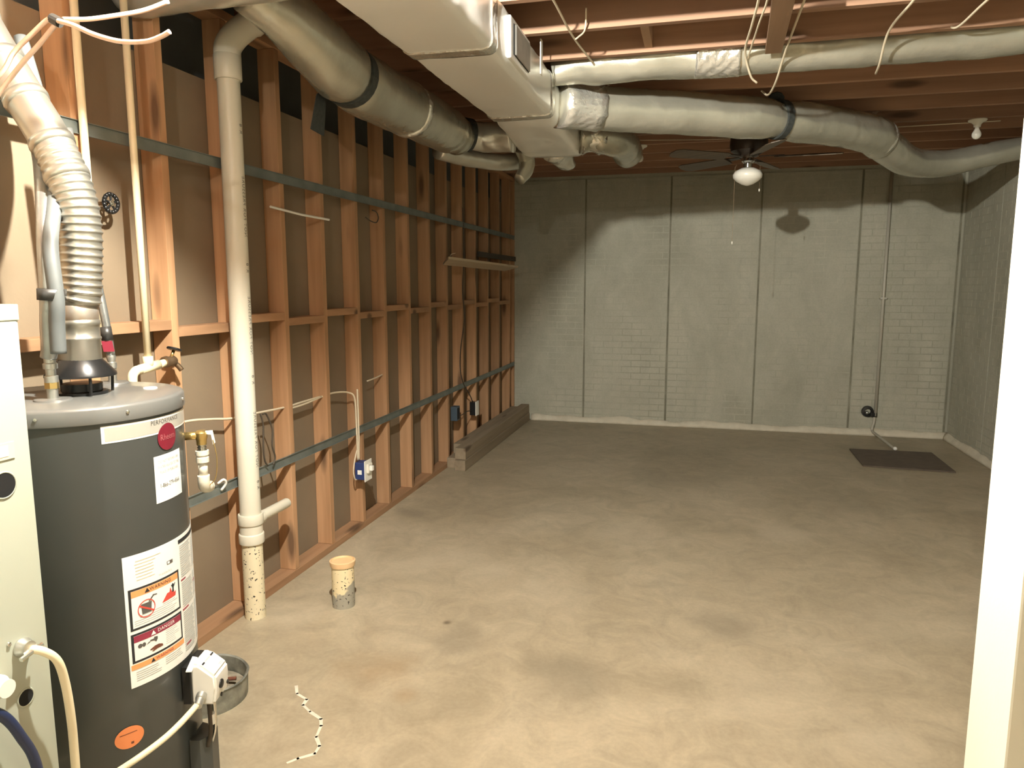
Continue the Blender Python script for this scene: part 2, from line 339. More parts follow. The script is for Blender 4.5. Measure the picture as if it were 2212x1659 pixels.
# foam bead at the wall bases
def bead(name, p0, p1, nrm, label, sc=1.0):
    bm = B(); n = 90; prof = [(0,.0),(.042,.0),(.04,.022),(.024,.045),(.008,.062),(0,.064)]; rows = []
    P0, P1, NN = Vector(p0), Vector(p1), Vector(nrm)
    for i in range(n + 1):
        c = P0.lerp(P1, i / n); k = 1 + .35*noise.noise(c*3.1) + .25*noise.noise(c*9.7)
        rows.append([bm.verts.new(c + NN*(a*(.75 + .25*k)*sc) + Vector((0,0,max(.0008, h*k*sc*(1 if sc == 1 else .35 + .9*noise.noise(c*6)))))) for (a, h) in prof])
    for a, b_ in zip(rows, rows[1:]):
        for j in range(len(prof) - 1): bm.faces.new((a[j], a[j+1], b_[j+1], b_[j]))
        bm.faces.new((a[-1], a[0], b_[0], b_[-1]))
    bm.faces.new(rows[0]); bm.faces.new(rows[-1][::-1])
    return tag(obj(name, bm, M['caulk'], smooth=True), label, 'trim', kind='structure')
bead('trim_1', (-1.77, YB - .012, 0), (XR - .014, YB - .012, 0), (0,-1,0), 'uneven pale sealant bead along the base of the end wall')
bead('trim_2', (XR - .012, 2.0, 0), (XR - .012, YB - .03, 0), (-1,0,0), 'uneven pale sealant bead along the base of the right concrete wall')

# ---------------- stud wall
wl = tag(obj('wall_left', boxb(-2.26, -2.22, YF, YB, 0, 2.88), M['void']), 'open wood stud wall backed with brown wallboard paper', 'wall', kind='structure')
y = YF
sheets = [(-2.4,-.4),(-.4,.82),(.82,2.04),(2.04,3.26),(3.26,4.48),(4.48,5.70),(5.70,6.92),(6.92,7.79)]
for a, b_ in sheets:
    obj('wallboard_sheet', boxb(-2.076, -2.061, a + .001, b_ - .001, .03, 2.36), M['paper'], wl)
obj('bottom_plate', boxb(-2.06, XL + .002, YF, 7.79, 0, .038, bev=.002), M['stud_y'], wl)
obj('top_plate', boxb(-2.06, XL + .002, YF, 7.79, 2.60, 2.638, bev=.002), M['stud_y'], wl)
far = [.02,.42,.82,1.22,1.62,2.02,2.42,2.82,3.216,3.602,4.003,4.39,4.796,5.2,5.585,5.975,6.36,6.76,7.17,7.6,7.79]
bmS = boxb(-.0445, .0445, -.019, .019, .039, 2.599, bev=.002)
stud0 = None
for f in far:
    if stud0 is None:
        stud0 = obj('stud', bmS, M['stud'], wl); stud0.location = (-2.0145, f - .019, 0)
    else: child_copy(stud0, wl, (-2.0145 + random.uniform(-.001,.001), f - .019, 0))
bl = boxb(-.0445, .0445, -.5, .5, -.019, .019, bev=.002); blk0 = None
for i, (a, b_) in enumerate(zip(far, far[1:])):
    if b_ - a < .3: continue
    L_ = b_ - .038 - a; zz = 1.328 + (.018 if i % 2 else -.012)
    if blk0 is None: blk0 = obj('blocking', bl, M['stud_y'], wl); o = blk0; o.location = (-2.0145, a + L_/2, zz)
    else: o = child_copy(blk0, wl, (-2.0145, a + L_/2, zz))
    o.scale = (1, L_, 1)
# near partition end (white wall end on the right) and the near wall
tag(obj('wall_near', boxb(.511, XR - .02, 1.255, 1.418, 0, 2.63, bev=.004), M['drywall']), 'cream white painted end of a partition wall', 'wall', kind='structure')
tag(obj('wall_front', boxb(-2.06, XR, YF - .1, YF, 0, 2.64), M['drywall']), 'cream painted wall behind the camera', 'wall', kind='structure')

# ---------------- ceiling: subfloor and joists
ceil = tag(obj('ceiling', boxb(-2.4, XR + .2, YF, YB + .2, 2.882, 2.90), M['subfloor']), 'open joist ceiling with bare wood subfloor above', 'ceiling', kind='structure')
j0 = None; k = -14
while True:
    yy = 3.415 + .4*k; k += 1
    if yy > YB: break
    if j0 is None: j0 = obj('joist', boxb(-2.06, XR + .14, 0, .038, 2.641, 2.88, bev=.002), M['joist'], ceil); j0.location = (0, yy, 0)
    else: child_copy(j0, ceil, (0, yy, 0))
obj('bridging_board', prismb([(.235,3.055,2.60),(.322,3.055,2.60),(.345,3.85,2.60),(.27,3.85,2.60)], (0,0,.038)), M['board_y'], ceil)
for (x_, y_) in ((-.3,3.055),(-.3,4.255),(1.1,5.055),(1.1,5.855)):
    obj('solid_bridging', boxb(x_, x_ + .038, y_ + .402, y_ + .758, 2.66, 2.87), M['board_y'], ceil)

# ------------------------------------------------------------------ lamps: porcelain lampholders on the joists
def lampholder(pos, label, bulb_mat, seg=20, k=1.0):
    t = thing('ceiling_lampholder', pos, label, 'lampholder', 'bare bulb lampholders on the joists')
    x, y, z = pos
    soft(obj('porcelain_base', latheb([(0,0),(.058,0),(.060,-.006),(.054,-.014),(.036,-.022),(.024,-.034),(.022,-.052),(.0,-.052)], pos, seg=seg), M['porcelain'], t))
    obj('bulb', latheb([(r_*k, h_) for (r_, h_) in ((0,-.052),(.013,-.053),(.014,-.064),(.020,-.076),(.0275,-.090),(.030,-.102),(.0275,-.116),(.018,-.128),(.008,-.1325),(0,-.1335))], pos, seg=seg), bulb_mat, t, smooth=True)
    return t
lampholder(BULB_POS, 'lit bare bulb in a porcelain lampholder beside the big foil duct', M['bulb_glow'], 12, .7)
lampholder(FILL_BULB_POS, 'added fill bulb in a lampholder, unseen behind the camera', M['fill_bulb_glow'], 12, .7)  # invented lamp out of view, lifts the dark far end
lampholder((1.84, 5.875, ZJ), 'unlit bare bulb in white porcelain lampholder near the right concrete wall', M['bulb_off'])
lampholder((-.512, 6.255, ZJ), 'unlit bare bulb in white porcelain lampholder beside the foil duct end', M['bulb_off'])

# ------------------------------------------------------------------ trunk duct
def nz3(p, s): return noise.noise(Vector(p)*s)
def loft_duct(secs, rad=.035, n=36, wr=.006, step=.05):
    """secs: (y, x0, x1, z0, z1); rounded rectangle cross-section lofted along Y with soft bulges"""
    bm = B(); rings = []
    ys = []
    y0, y1 = secs[0][0], secs[-1][0]; m = max(2, int((y1 - y0)/step))
    for i in range(m + 1): ys.append(y0 + (y1 - y0)*i/m)
    for yv in ys:
        for a, b_ in zip(secs, secs[1:]):
            if a[0] <= yv <= b_[0] + 1e-6:
                t = (yv - a[0])/max(1e-6, b_[0] - a[0]); s = [a[i]*(1-t) + b_[i]*t for i in range(1,5)]; break
        x0, x1, z0, z1 = s; pts = []
        q = n//4
        def arc(cx, cz, a0):
            for k in range(5):
                an = a0 + math.pi/2*k/4; pts.append((cx + rad*math.cos(an), cz + rad*math.sin(an)))
        arc(x1-rad, z1-rad, 0); 
        for k in range(1, q-3): pts.append((x1-rad + (x0+2*rad-x1)*k/(q-3), z1))
        arc(x0+rad, z1-rad, math.pi/2)
        for k in range(1, 4): pts.append((x0, z1-rad + (z0+2*rad-z1)*k/4))
        arc(x0+rad, z0+rad, math.pi)
        for k in range(1, q-3): pts.append((x0+rad + (x1-2*rad-x0)*k/(q-3), z0))
        arc(x1-rad, z0+rad, 1.5*math.pi)
        for k in range(1, 4): pts.append((x1, z0+rad + (z1-2*rad-z0)*k/4))
        cx, cz = (x0+x1)/2, (z0+z1)/2; ring = []
        for (px_, pz_) in pts:
            d = wr*nz3((px_, yv, pz_), 3.5) + wr*.5*nz3((px_, yv*2, pz_), 11)
            v = Vector((px_-cx, 0, pz_-cz)).normalized()*d
            ring.append(bm.verts.new((px_ + v.x, yv, min(pz_ + v.z, 2.636))))
        rings.append(ring)
    L_ = len(rings[0])
    for a, b_ in zip(rings, rings[1:]):
        for k in range(L_): bm.faces.new((a[k], a[(k+1)%L_], b_[(k+1)%L_], b_[k]))
    bm.faces.new(rings[0][::-1]); bm.faces.new(rings[-1]); return bm
td = thing('supply_duct', (-.98, 1.56, 2.40), 'large rectangular foil covered trunk duct hung under the joists', 'duct')
obj('duct_body', loft_duct([(1.56,-1.19,-.80,2.40,2.63),(2.9,-1.165,-.80,2.40,2.63),(3.96,-1.15,-.795,2.40,2.63)], wr=.008), M['foil_flat'], td, smooth=True)
obj('end_section', loft_duct([(3.95,-1.14,-.80,2.41,2.62),(4.15,-1.15,-.795,2.385,2.62),(5.05,-1.22,-.785,2.37,2.61)], rad=.05, wr=.012), M['foil_flat'], td, smooth=True)
for yy, x0, x1, z0 in ((2.80,-1.169,-.797,2.398),(3.93,-1.153,-.792,2.396)):
    obj('seam_tape', loft_duct([(yy,x0,x1+.002,z0-.002,2.634),(yy+.075,x0,x1+.002,z0-.002,2.634)], wr=.006, step=.012), M['foil_wrinkle'], td, smooth=True)
# register in the side of the trunk
rg = obj('register', boxb(-.806, -.780, 3.02, 3.37, 2.425, 2.592, bev=.006), M['foil_flat'], td)
obj('register_shade_sheet', boxb(-.779, -.7775, 3.06, 3.335, 2.448, 2.570), M['hole_shade'], rg)  # black sheet on the solid register paints the shade behind the louvres
for i in range(17):
    yv = 3.075 + i*.0155
    obj('louvre', prismb([(-.777,yv,2.45),(-.770,yv+.006,2.45),(-.770,yv+.0075,2.45),(-.777,yv+.0015,2.45)], (0,0,.118)), M['galv'], rg)
# white strap hanger
hs = tag(obj('duct_hanger', boxb(-.772, -.768, 3.545, 3.585, 2.50, 2.66), M['white']), 'short white strap hanger beside the trunk duct register', 'hanger')

# ------------------------------------------------------------------ flexible ducts
def flex(name, pts, r, label, cinch=(), collars=(), n=16, seg=26, bump=.05, m='foil_jacket', taper=None):
    t = thing(name, pts[0], label, 'duct')
    P = spline(pts, n); N_ = len(P); rr = []
    for i in range(N_):
        u = i/(N_-1); k = 1.0
        for c in cinch: k -= .16*math.exp(-((u-c)*N_/2.6)**2)
        for (c, amt) in collars: k -= amt*math.exp(-((u-c)*N_/3.2)**2)
        if taper: k *= taper(u)
        rr.append(r*k)
    def rf(i, a):
        p = P[i]; return 1 + bump*noise.noise(Vector((p.x*5 + math.cos(a), p.y*5 + math.sin(a), p.z*5))) + bump*.6*noise.noise(Vector((p.x*14 + 2*math.cos(a), p.y*14, 2*math.sin(a))))
    obj('duct_jacket', tubeb(P, rr, seg, True, rf), M[m], t, smooth=True)
    t['_n'] = N_; return t, P, rr
def band(t, P, rr, u, wd, extra, m, name='strap', n=5, seg=26):
    N_ = len(P); c = u*(N_-1); i = int(min(max(c, 1), N_-2)); f = c - i
    ctr = P[i].lerp(P[i+1], max(0, min(1, f))); d = (P[i+1]-P[i-1]).normalized(); r0 = rr[i]
    pts = [ctr + d*(wd*(k/(n-1)-.5)) for k in range(n)]
    return obj(name, tubeb(pts, [r0+extra]*n, seg, True), M[m], t, smooth=False)
# right-hand run
t, P, rr = flex('flexible_duct', [(-.80,4.16,2.505),(-.58,4.34,2.508),(-.17,4.56,2.51),(.26,4.77,2.505),(.68,5.09,2.51),(1.06,5.44,2.50),(1.17,5.60,2.475)], .122,
     'long silver flexible duct running from the trunk past the ceiling fan to the right wall', cinch=(.57,), collars=((.06,.10),), bump=.05)
o = obj('foil_collar', tubeb([P[0], P[3], P[7], P[12], P[15]], [.131,.128,.122,.128,.129], 60, True, lambda i, a: 1 + .025*math.sin(a*9 + i*2.1) + .015*math.sin(a*17 + i)), M['foil_wrinkle'], t, smooth=True)
band(t, P, rr, .57, .045, .014, 'black_strap', 'strap')
ci = P[int(.57*(len(P)-1))]
st = tag(obj('hanger_strap', tubeb([ci + Vector((0,.02,.118)), ci + Vector((0,.03,.126))], .05, 10), M['black_strap'], t), 'black strap end')
P2 = spline([(1.13,5.54,2.50),(1.27,5.72,2.43),(1.45,5.92,2.375),(1.72,6.1,2.385),(2.0,6.15,2.44),(2.26,6.2,2.49),(2.385,6.22,2.51)], 16)
rr2 = [.105*(1.12 - .45*i_/(len(P2)-1)) for i_ in range(len(P2))]
obj('elbow_section', tubeb(P2, rr2, 26, True, lambda i, a: 1 + .06*noise.noise(Vector((P2[i].x*5 + math.cos(a), P2[i].y*5 + math.sin(a), P2[i].z*5)))), M['foil_jacket'], t, smooth=True)
band(t, P2, rr2, .03, .03, .010, 'foil_wrinkle', 'joint_tape')
# bay run above the joist edge
t, P, rr = flex('flexible_duct', [(-.80,3.99,2.62),(-.62,4.02,2.665),(-.3,4.03,2.675),(.0,4.03,2.67),(.5,4.03,2.672),(1.0,4.035,2.675),(1.5,4.03,2.675),(2.2,4.03,2.68)], .112,
     'silver flexible duct tucked between two joists above the right side', cinch=(.86,), bump=.07, taper=lambda u: .55 + .45*min(1, u*6))
obj('crumpled_tape', tubeb(spline([(-.06,4.0,2.668),(.06,4.01,2.668),(.16,4.01,2.668)], 10), .116, 40, True, lambda i, a: 1 + .03*math.sin(a*11 + i) + .04*noise.noise(Vector((math.cos(a)*4, math.sin(a)*4, i*.8)))), M['foil_wrinkle'], t, smooth=True)
# left run along the stud wall
t, P, rr = flex('flexible_duct', [(-1.60,2.42,2.545),(-1.53,2.60,2.49),(-1.49,2.85,2.405),(-1.485,3.1,2.38),(-1.485,3.5,2.39),(-1.49,4.0,2.41),(-1.50,4.45,2.42)], .135,
     'long silver flexible duct running along the top of the stud wall', cinch=(.42,), collars=((.98,.2),), bump=.04, taper=lambda u: .62 + .38*min(1, u*2.8))
flex('flexible_duct', [(-2.04,2.34,2.545),(-1.8,2.35,2.548),(-1.6,2.34,2.546),(-1.4,2.33,2.545),(-1.205,2.32,2.54)], .086, 'foil duct crossing from the trunk to the top of the stud wall', bump=.1, m='foil')
band(t, P, rr, .42, .05, .016, 'black_strap', 'strap')
obj('strap_tail', prismb([(-1.60,2.99,2.36),(-1.60,2.95,2.139),(-1.60,2.84,2.148),(-1.60,2.90,2.30)], (-.004,0,0)), M['black_strap'], t)
obj('tape_band', tubeb([P[int(.70*len(P))], P[int(.70*len(P))+1], P[int(.70*len(P))+2]], [.137,.140,.137], 40, True, lambda i, a: 1 + .025*math.sin(a*13 + i*2)), M['foil_wrinkle'], t, smooth=True)
# far cluster at the trunk's end
t, P, rr = flex('flexible_duct', [(-1.50,4.50,2.445),(-1.40,4.60,2.44),(-1.30,4.62,2.44),(-1.18,4.62,2.44)], .10, 'short foil elbow joining the wall duct to the trunk end', bump=.14, m='foil', taper=lambda u: .8 + .25*u)
band(t, P, rr, .12, .05, .02, 'black_strap', 'strap')
t, P, rr = flex('flexible_duct', [(-.79,4.86,2.46),(-.66,4.90,2.46),(-.56,5.02,2.455),(-.54,5.25,2.46),(-.55,5.6,2.47)], .108, 'stubby foil elbow on the right of the trunk end', collars=((.15,.18),), bump=.08)
obj('foil_collar', tubeb([P[2], P[7], P[12], P[17]], [.112,.094,.10,.112], 36, True, lambda i, a: 1 + .06*math.sin(a*8 + i*1.7)), M['foil_wrinkle'], t, smooth=True)
flex('flexible_duct', [(-1.66,4.55,2.36),(-1.52,4.80,2.34),(-1.36,5.05,2.35),(-1.24,5.3,2.40)], .058, 'thin pale foil duct below the trunk end by the studs', bump=.1, m='foil')
flex('flexible_duct', [(-1.21,5.0,2.44),(-1.20,5.08,2.37),(-1.20,5.06,2.29),(-1.23,5.0,2.22)], .062, 'pale foil sleeve hanging open from the trunk end', bump=.1, m='foil_jacket', taper=lambda u: 1.0 - .35*u*u)
flex('flexible_duct', [(-1.0,5.07,2.44),(-1.0,5.2,2.43),(-.98,5.34,2.40),(-.96,5.42,2.385)], .10, 'crumpled foil sleeve end behind the trunk end', bump=.22, m='foil', taper=lambda u: 1 - .45*u)

# ------------------------------------------------------------------ ceiling fan
fx, fy = .305, 5.50
fan = thing('ceiling_fan', (fx, fy, ZJ), 'dark brown ceiling fan with opal globe light in front of the concrete wall', 'ceiling fan')
soft(obj('canopy', latheb([(0,0),(.075,0),(.078,-.02),(.06,-.05),(.03,-.06),(0,-.06)], (fx,fy,2.6405)), M['fan'], fan))
soft(obj('motor_housing', latheb([(0,2.575),(.05,2.575),(.10,2.56),(.125,2.53),(.13,2.47),(.12,2.43),(.085,2.41),(.06,2.39),(0,2.39)], (fx,fy,0), seg=32), M['fan'], fan))
for i, a in enumerate((-4, 68, 140, 212, 284)):
    a = R(a); d = Vector((math.cos(a), math.sin(a), 0)); s = Vector((-d.y, d.x, 0)); tl = R(13)
    bv = s*math.cos(tl) + Vector((0,0,math.sin(tl))); nrm = d.cross(bv); c0 = Vector((fx, fy, 2.385))
    prof = [(.17,-.045),(.20,-.058),(.56,-.068),(.60,-.05),(.615,0),(.60,.05),(.56,.068),(.20,.058),(.17,.045)]
    bl_ = obj('blade', prismb([c0 + d*u + bv*v_ - nrm*.003 for (u, v_) in prof], nrm*.006), M['blade'], fan)
    obj('blade_iron', prismb([c0 + d*u + bv*v_ + Vector((0,0,.004)) for (u, v_) in ((.07,-.015),(.24,-.03),(.24,.03),(.07,.015))], nrm*.006), M['fan'], bl_)
soft(obj('light_stem', latheb([(0,2.392),(.04,2.392),(.045,2.36),(.03,2.345),(.03,2.318),(.048,2.312),(0,2.310)], (fx,fy,0)), M['chrome'], fan))
obj('globe', latheb([(0,2.314),(.045,2.314),(.062,2.306),(.090,2.290),(.101,2.268),(.098,2.247),(.075,2.224),(.04,2.203),(.012,2.194),(0,2.193)], (fx,fy,0), seg=32), M['opal'], fan, smooth=True)
for (dx, dy, z1) in ((-.085,.05,1.80),(.085,.04,2.165)):
    c_ = obj('pull_chain', tubeb([(fx+dx*.5,fy+dy,2.39),(fx+dx,fy+dy,2.33),(fx+dx,fy+dy,z1)], .0009, 6), M['bronze'], fan)
    obj('chain_knob', latheb([(0,z1+.012),(.004,z1+.008),(.005,z1-.004),(0,z1-.012)], (fx+dx,fy+dy,0), seg=8), M['opal'], c_)

# ------------------------------------------------------------------ cables on the ceiling
def cable(name, pts, r, m, label, cat='cable', n=8, seg=8, group=None):
    return tag(obj(name, tubeb(spline(pts, n), r, seg), M[m], smooth=True, loc=pts[0]), label, cat, group)
cable('ceiling_cable', [(-.62,2.7,2.63),(-.605,3.02,2.63),(-.60,3.45,2.628),(-.57,3.86,2.63),(-.545,4.2,2.63),(-.54,4.36,2.63)], .005, 'cable', 'thin pale cable stapled across the joists beside the trunk duct')
cable('ceiling_cable', [(-.52,3.33,2.70),(-.535,3.40,2.635),(-.575,3.47,2.628),(-.598,3.50,2.627)], .004, 'cable', 'short pale wire loop branching off the joist cable')
cable('ceiling_cable', [(.175,2.9,2.60),(.19,3.2,2.62),(.185,3.5,2.625),(.178,3.85,2.62),(.215,4.0,2.545),(.25,4.05,2.52)], .0055, 'cable', 'pale cable drooping past the bridging board')
cable('ceiling_cable', [(.215,2.9,2.59),(.222,3.2,2.61),(.212,3.5,2.622),(.20,3.86,2.62),(.19,3.93,2.60)], .0045, 'cable', 'second thin cable beside the bridging board, ending at the joist')
cable('ceiling_cable', [(.36,2.9,2.60),(.365,3.3,2.615),(.36,3.8,2.60),(.345,4.1,2.53),(.33,4.35,2.53),(.31,4.55,2.60)], .0055, 'cable', 'loose tan cable hanging over the bay duct')
cable('ceiling_cable', [(.80,3.2,2.63),(.795,3.42,2.632),(.784,3.73,2.625),(.80,3.95,2.55),(.815,4.1,2.54)], .0055, 'cable', 'pale cable crossing two joists above the sagging duct')
cable('ceiling_cable', [(1.09,3.3,2.63),(1.078,3.5,2.63),(1.07,3.76,2.63),(1.05,3.84,2.66)], .005, 'cable', 'thin pale cable crossing one joist near the right wall')
cable('ceiling_cable', [(-.5,6.0,2.635),(.2,6.1,2.632),(1.0,6.0,2.634),(2.0,5.93,2.634)], .004, 'cable', 'faint thin wire strung along the far joists')

# ------------------------------------------------------------------ steel channels on the stud wall
def channel(z, label, y0=1.2, y1=7.76):
    t = thing('steel_channel', (XL, y0, z), label, 'metal channel')
    obj('web', boxb(XL + .0025, XL + .005, y0, y1, z - .022, z + .022), M['channel'], t)
    obj('flange', boxb(XL + .005, XL + .011, y0, y1, z + .0195, z + .022), M['channel'], t)
    obj('flange', boxb(XL + .005, XL + .011, y0, y1, z - .022, z - .0195), M['channel'], t)
    return t
channel(2.005, 'upper grey steel channel running level across the studs')
lc = channel(.63, 'lower grey steel channel running level across the studs')
obj('white_clip', tubeb(spline([(XL+.012,2.585,.66),(XL+.03,2.60,.675),(XL+.03,2.615,.655),(XL+.012,2.605,.625)], 5), .0055, 8), M['white'], lc, smooth=True)

# ------------------------------------------------------------------ drain stack
px, py = -1.911, 2.735
ds = thing('drain_stack', (px, py, 0), 'tall white drain pipe standing against the stud wall', 'pipe')
soft(obj('lower_pipe', latheb([(0,0),(.0455,0),(.0455,.37),(0,.37)], (px,py,0), seg=28), M['pvc_dirty'], ds))
tee = soft(obj('tee_fitting', latheb([(.046,.352),(.054,.352),(.055,.356),(.055,.392),(.0535,.396),(.050,.398),(.050,.436),(.0535,.438),(.055,.442),(.055,.482),(.053,.486),(.046,.486)], (px,py,0), seg=28), M['pvc'], ds))
soft(obj('branch_hub', latheb([(0,.03),(.031,.03),(.032,.075),(.030,.080),(.025,.082)], (px,py,.447), ax='y'), M['pvc'], tee))
soft(obj('branch_pipe', latheb([(0,.05),(.024,.05),(.024,.290),(.022,.296),(0,.296)], (px,py,.447), ax='y'), M['pvc'], ds))
up_ = soft(obj('upper_pipe', latheb([(.0455,.48),(.0455,2.42),(.0455,2.46)], (px,py,0), seg=28), M['pvc'], ds))
soft(obj('coupling', latheb([(.046,2.335),(.053,2.335),(.055,2.339),(.055,2.43),(.053,2.434),(.046,2.434)], (px,py,0), seg=28), M['pvc'], ds))
obj('elbow_fitting', tubeb(spline([(px,py,2.43),(px+.004,py+.004,2.47),(px+.03,py+.02,2.515),(px+.075,py+.045,2.56),(px+.13,py+.075,2.61)], 6), [.054]*19 + [.060]*6, 24), M['pvc'], ds, smooth=True)
# text helper
def text_pts(s, size, align='CENTER', spacing=1.0):
    cu = bpy.data.curves.new('t', 'FONT'); cu.body = s; cu.size = size; cu.align_x = align; cu.align_y = 'CENTER'; cu.resolution_u = 2; cu.space_character = spacing
    o = bpy.data.objects.new('t', cu); C.objects.link(o); bpy.context.view_layer.update()
    me = o.evaluated_get(bpy.context.evaluated_depsgraph_get()).to_mesh()
    vs_ = [v.co.copy() for v in me.vertices]; fs = [list(p.vertices) for p in me.polygons]
    bpy.data.objects.remove(o); bpy.data.curves.remove(cu); return vs_, fs
def add_mapped(bm, vf, fn):
    V = [bm.verts.new(fn(v)) for v in vf[0]]
    for f in vf[1]:
        try: bm.faces.new([V[i] for i in f])
        except ValueError: pass
    return bm
TXT = text_pts('NOT FOR PRESSURE', .026, 'LEFT', 1.15)
TX2 = text_pts('R 8', .026, 'LEFT', 1.3)
for z0, tx in ((.70, TXT), (1.20, TXT), (1.70, TXT), (.60, TX2), (1.07, TX2), (1.55, TX2), (2.12, TX2)):
    bm = B()
    def pm(v, z0=z0):
        ph = R(2) + v.y/.0458; zz = z0 + v.x*.95
        return Vector((px + .0459*math.cos(ph), py + .0459*math.sin(ph), min(zz, 2.33)))
    add_mapped(bm, tx, pm); obj('printed_lettering', bm, M['ink_soft'], up_)
# floor stub
sx, sy = -1.575, 2.94
sp = thing('floor_pipe_stub', (sx, sy, 0), 'short capped pipe stub standing in the concrete floor', 'pipe stub')
soft(obj('stub_pipe', latheb([(0,0),(.052,0),(.052,.215),(0,.215)], (sx,sy,0), seg=28), M['stub'], sp))
soft(obj('cap', latheb([(.0525,.196),(.057,.198),(.060,.216),(.060,.222),(.052,.224),(.049,.217),(0,.216)], (sx,sy,0), seg=28), M['tan_cap'], sp))

# ------------------------------------------------------------------ metal ring in the floor
rx, ry = -1.70, 2.115
mr_ = thing('metal_ring', (rx, ry, 0), 'weathered zinc ring set on the floor behind the water heater', 'metal ring')
bm = B(); prof = [(.135,0),(.143,.0),(.147,.082),(.151,.084),(.147,.088),(.141,.084),(.137,.004)]
lathe(bm, prof, (rx,ry,0), seg=40)
for v in bm.verts: v.co += Vector((0,0,.006*noise.noise(v.co*14))) if v.co.z > .05 else Vector((0,0,0))
soft(obj('ring_wall', bm, M['old_galv'], mr_))
bm = B(); lathe(bm, [(0,.040),(.05,.046),(.10,.036),(.1355,.028),(.1355,.001),(0,.001)], (rx,ry,0), seg=40)
for v in bm.verts:
    if v.co.z > .005: v.co.z += .008*abs(noise.noise(v.co*30))
obj('rubble_bed', bm, M['soil'], mr_)
vv = soft(obj('rusty_valve', latheb([(0,.03),(.014,.03),(.014,.07),(.02,.075),(.02,.092),(.01,.098),(0,.098)], (rx+.035,ry+.02,0), seg=12), M['rust'], mr_))
obj('valve_bar', tubeb([(rx-.03,ry-.01,.062),(rx+.095,ry+.045,.062)], .007, 8), M['rust'], vv)

# ------------------------------------------------------------------ cpvc line with hose tap, second line, hand wheel
c1 = thing('water_pipe', (-1.93, 2.206, 1.15), 'slim cream water pipe with a tee and hose tap', 'pipe')
obj('riser', tubeb([(-1.935,2.206,1.21),(-1.935,2.206,2.63)], .0125, 14), M['cpvc'], c1, smooth=True)
te = obj('tee_fitting', tubeb([(-1.935,2.165,1.198),(-1.935,2.255,1.206)], .018, 14), M['cpvc'], c1, smooth=True)
obj('tee_hub', tubeb([(-1.935,2.206,1.20),(-1.935,2.206,1.242)], .0175, 14), M['cpvc'], te, smooth=True)
obj('tap_stub', tubeb([(-1.935,2.25,1.205),(-1.935,2.295,1.210)], .0145, 14), M['cpvc'], c1, smooth=True)
obj('elbow_fitting', tubeb(spline([(-1.935,2.17,1.198),(-1.935,2.145,1.196),(-1.935,2.128,1.182),(-1.935,2.124,1.16),(-1.935,2.124,1.14)], 5), .0165, 14), M['cpvc'], c1, smooth=True)
obj('drop_pipe', tubeb([(-1.935,2.124,1.15),(-1.935,2.124,.55)], .0125, 14), M['cpvc'], c1, smooth=True)
tp = soft(obj('hose_tap', latheb([(0,2.285),(.02,2.285),(.022,2.30),(.016,2.306),(.019,2.318),(.021,2.335),(.014,2.346),(0,2.346)], (-1.935,0,1.212), ax='y', seg=16), M['bronze'], c1))
obj('tap_spout', tubeb(spline([(-1.935,2.33,1.208),(-1.925,2.345,1.195),(-1.915,2.355,1.175)], 4), .010, 10), M['bronze'], tp, smooth=True)
obj('tap_stem', tubeb([(-1.935,2.325,1.225),(-1.932,2.338,1.252)], .006, 8), M['brass'], tp, smooth=True)
obj('tap_handle', latheb([(0,-.003),(.026,-.004),(.028,0),(.026,.005),(0,.006)], (-1.931,2.340,1.256), d=(.1,.35,1), seg=14), M['black_metal'], tp)
c2 = thing('water_pipe', (-1.945, 2.005, 1.3), 'slim cream water pipe rising behind the vent pipe', 'pipe')
obj('riser', tubeb([(-1.945,2.005,1.30),(-1.945,2.005,2.62)], .0125, 14), M['cpvc'], c2, smooth=True)
hw = thing('shutoff_valve', (-2.06, 2.14, 1.78), 'round black hand wheel of a shutoff valve between the studs', 'valve')
obj('valve_stem', tubeb([(-2.06,2.14,1.78),(-1.985,2.14,1.78)], .007, 10), M['bronze'], hw, smooth=True)
bm = B()
for k in range(16):
    a, b_ = 2*math.pi*k/16, 2*math.pi*(k+1)/16
    rr_ = .030 if k % 2 else .033
    tube(bm, [(-1.985,2.14+.031*math.cos(a),1.78+.031*math.sin(a)),(-1.985,2.14+.031*math.cos(b_),1.78+.031*math.sin(b_))], .007, 8)
obj('wheel_rim', bm, M['black_metal'], hw, smooth=True)
for k in range(5):
    a = 2*math.pi*k/5 + .3
    obj('spoke', tubeb([(-1.985,2.14,1.78),(-1.985,2.14+.028*math.cos(a),1.78+.028*math.sin(a))], .0042, 6), M['black_metal'], hw)
soft(obj('wheel_hub', latheb([(0,-.006),(.010,-.005),(.010,.006),(.004,.009),(0,.009)], (-1.985,2.14,1.78), ax='x', seg=12), M['chrome'], hw))

# ------------------------------------------------------------------ water heater
hx, hy, HR = -1.644, 1.592, .268
wh = thing('water_heater', (hx, hy, 0), 'tall grey cylindrical water heater with warning labels', 'water heater')
bm = latheb([(0,.0),(.262,.0),(.264,.02),(HR,.03),(HR,1.166),(.2685,1.170),(0,1.170)], (hx,hy,0), seg=96)
soft(obj('tank_jacket', bm, M['heater'], wh), 50)
lid = soft(obj('lid', latheb([(.2695,1.160),(.2735,1.160),(.2745,1.164),(.2735,1.194),(.270,1.200),(.262,1.203),(.10,1.206),(0,1.207)], (hx,hy,0), seg=96), M['heater_lid'], wh), 60)
def cp(ph, r, z): return Vector((hx + r*math.cos(R(ph)), hy + r*math.sin(R(ph)), z))
for ph in (-98,-61.7,-20,27,63): obj('screw', latheb([(0,.274),(.0045,.274),(.004,.277),(0,.278)], (hx,hy,1.182), d=(math.cos(R(ph)),math.sin(R(ph)),0), seg=10), M['chrome'], lid)
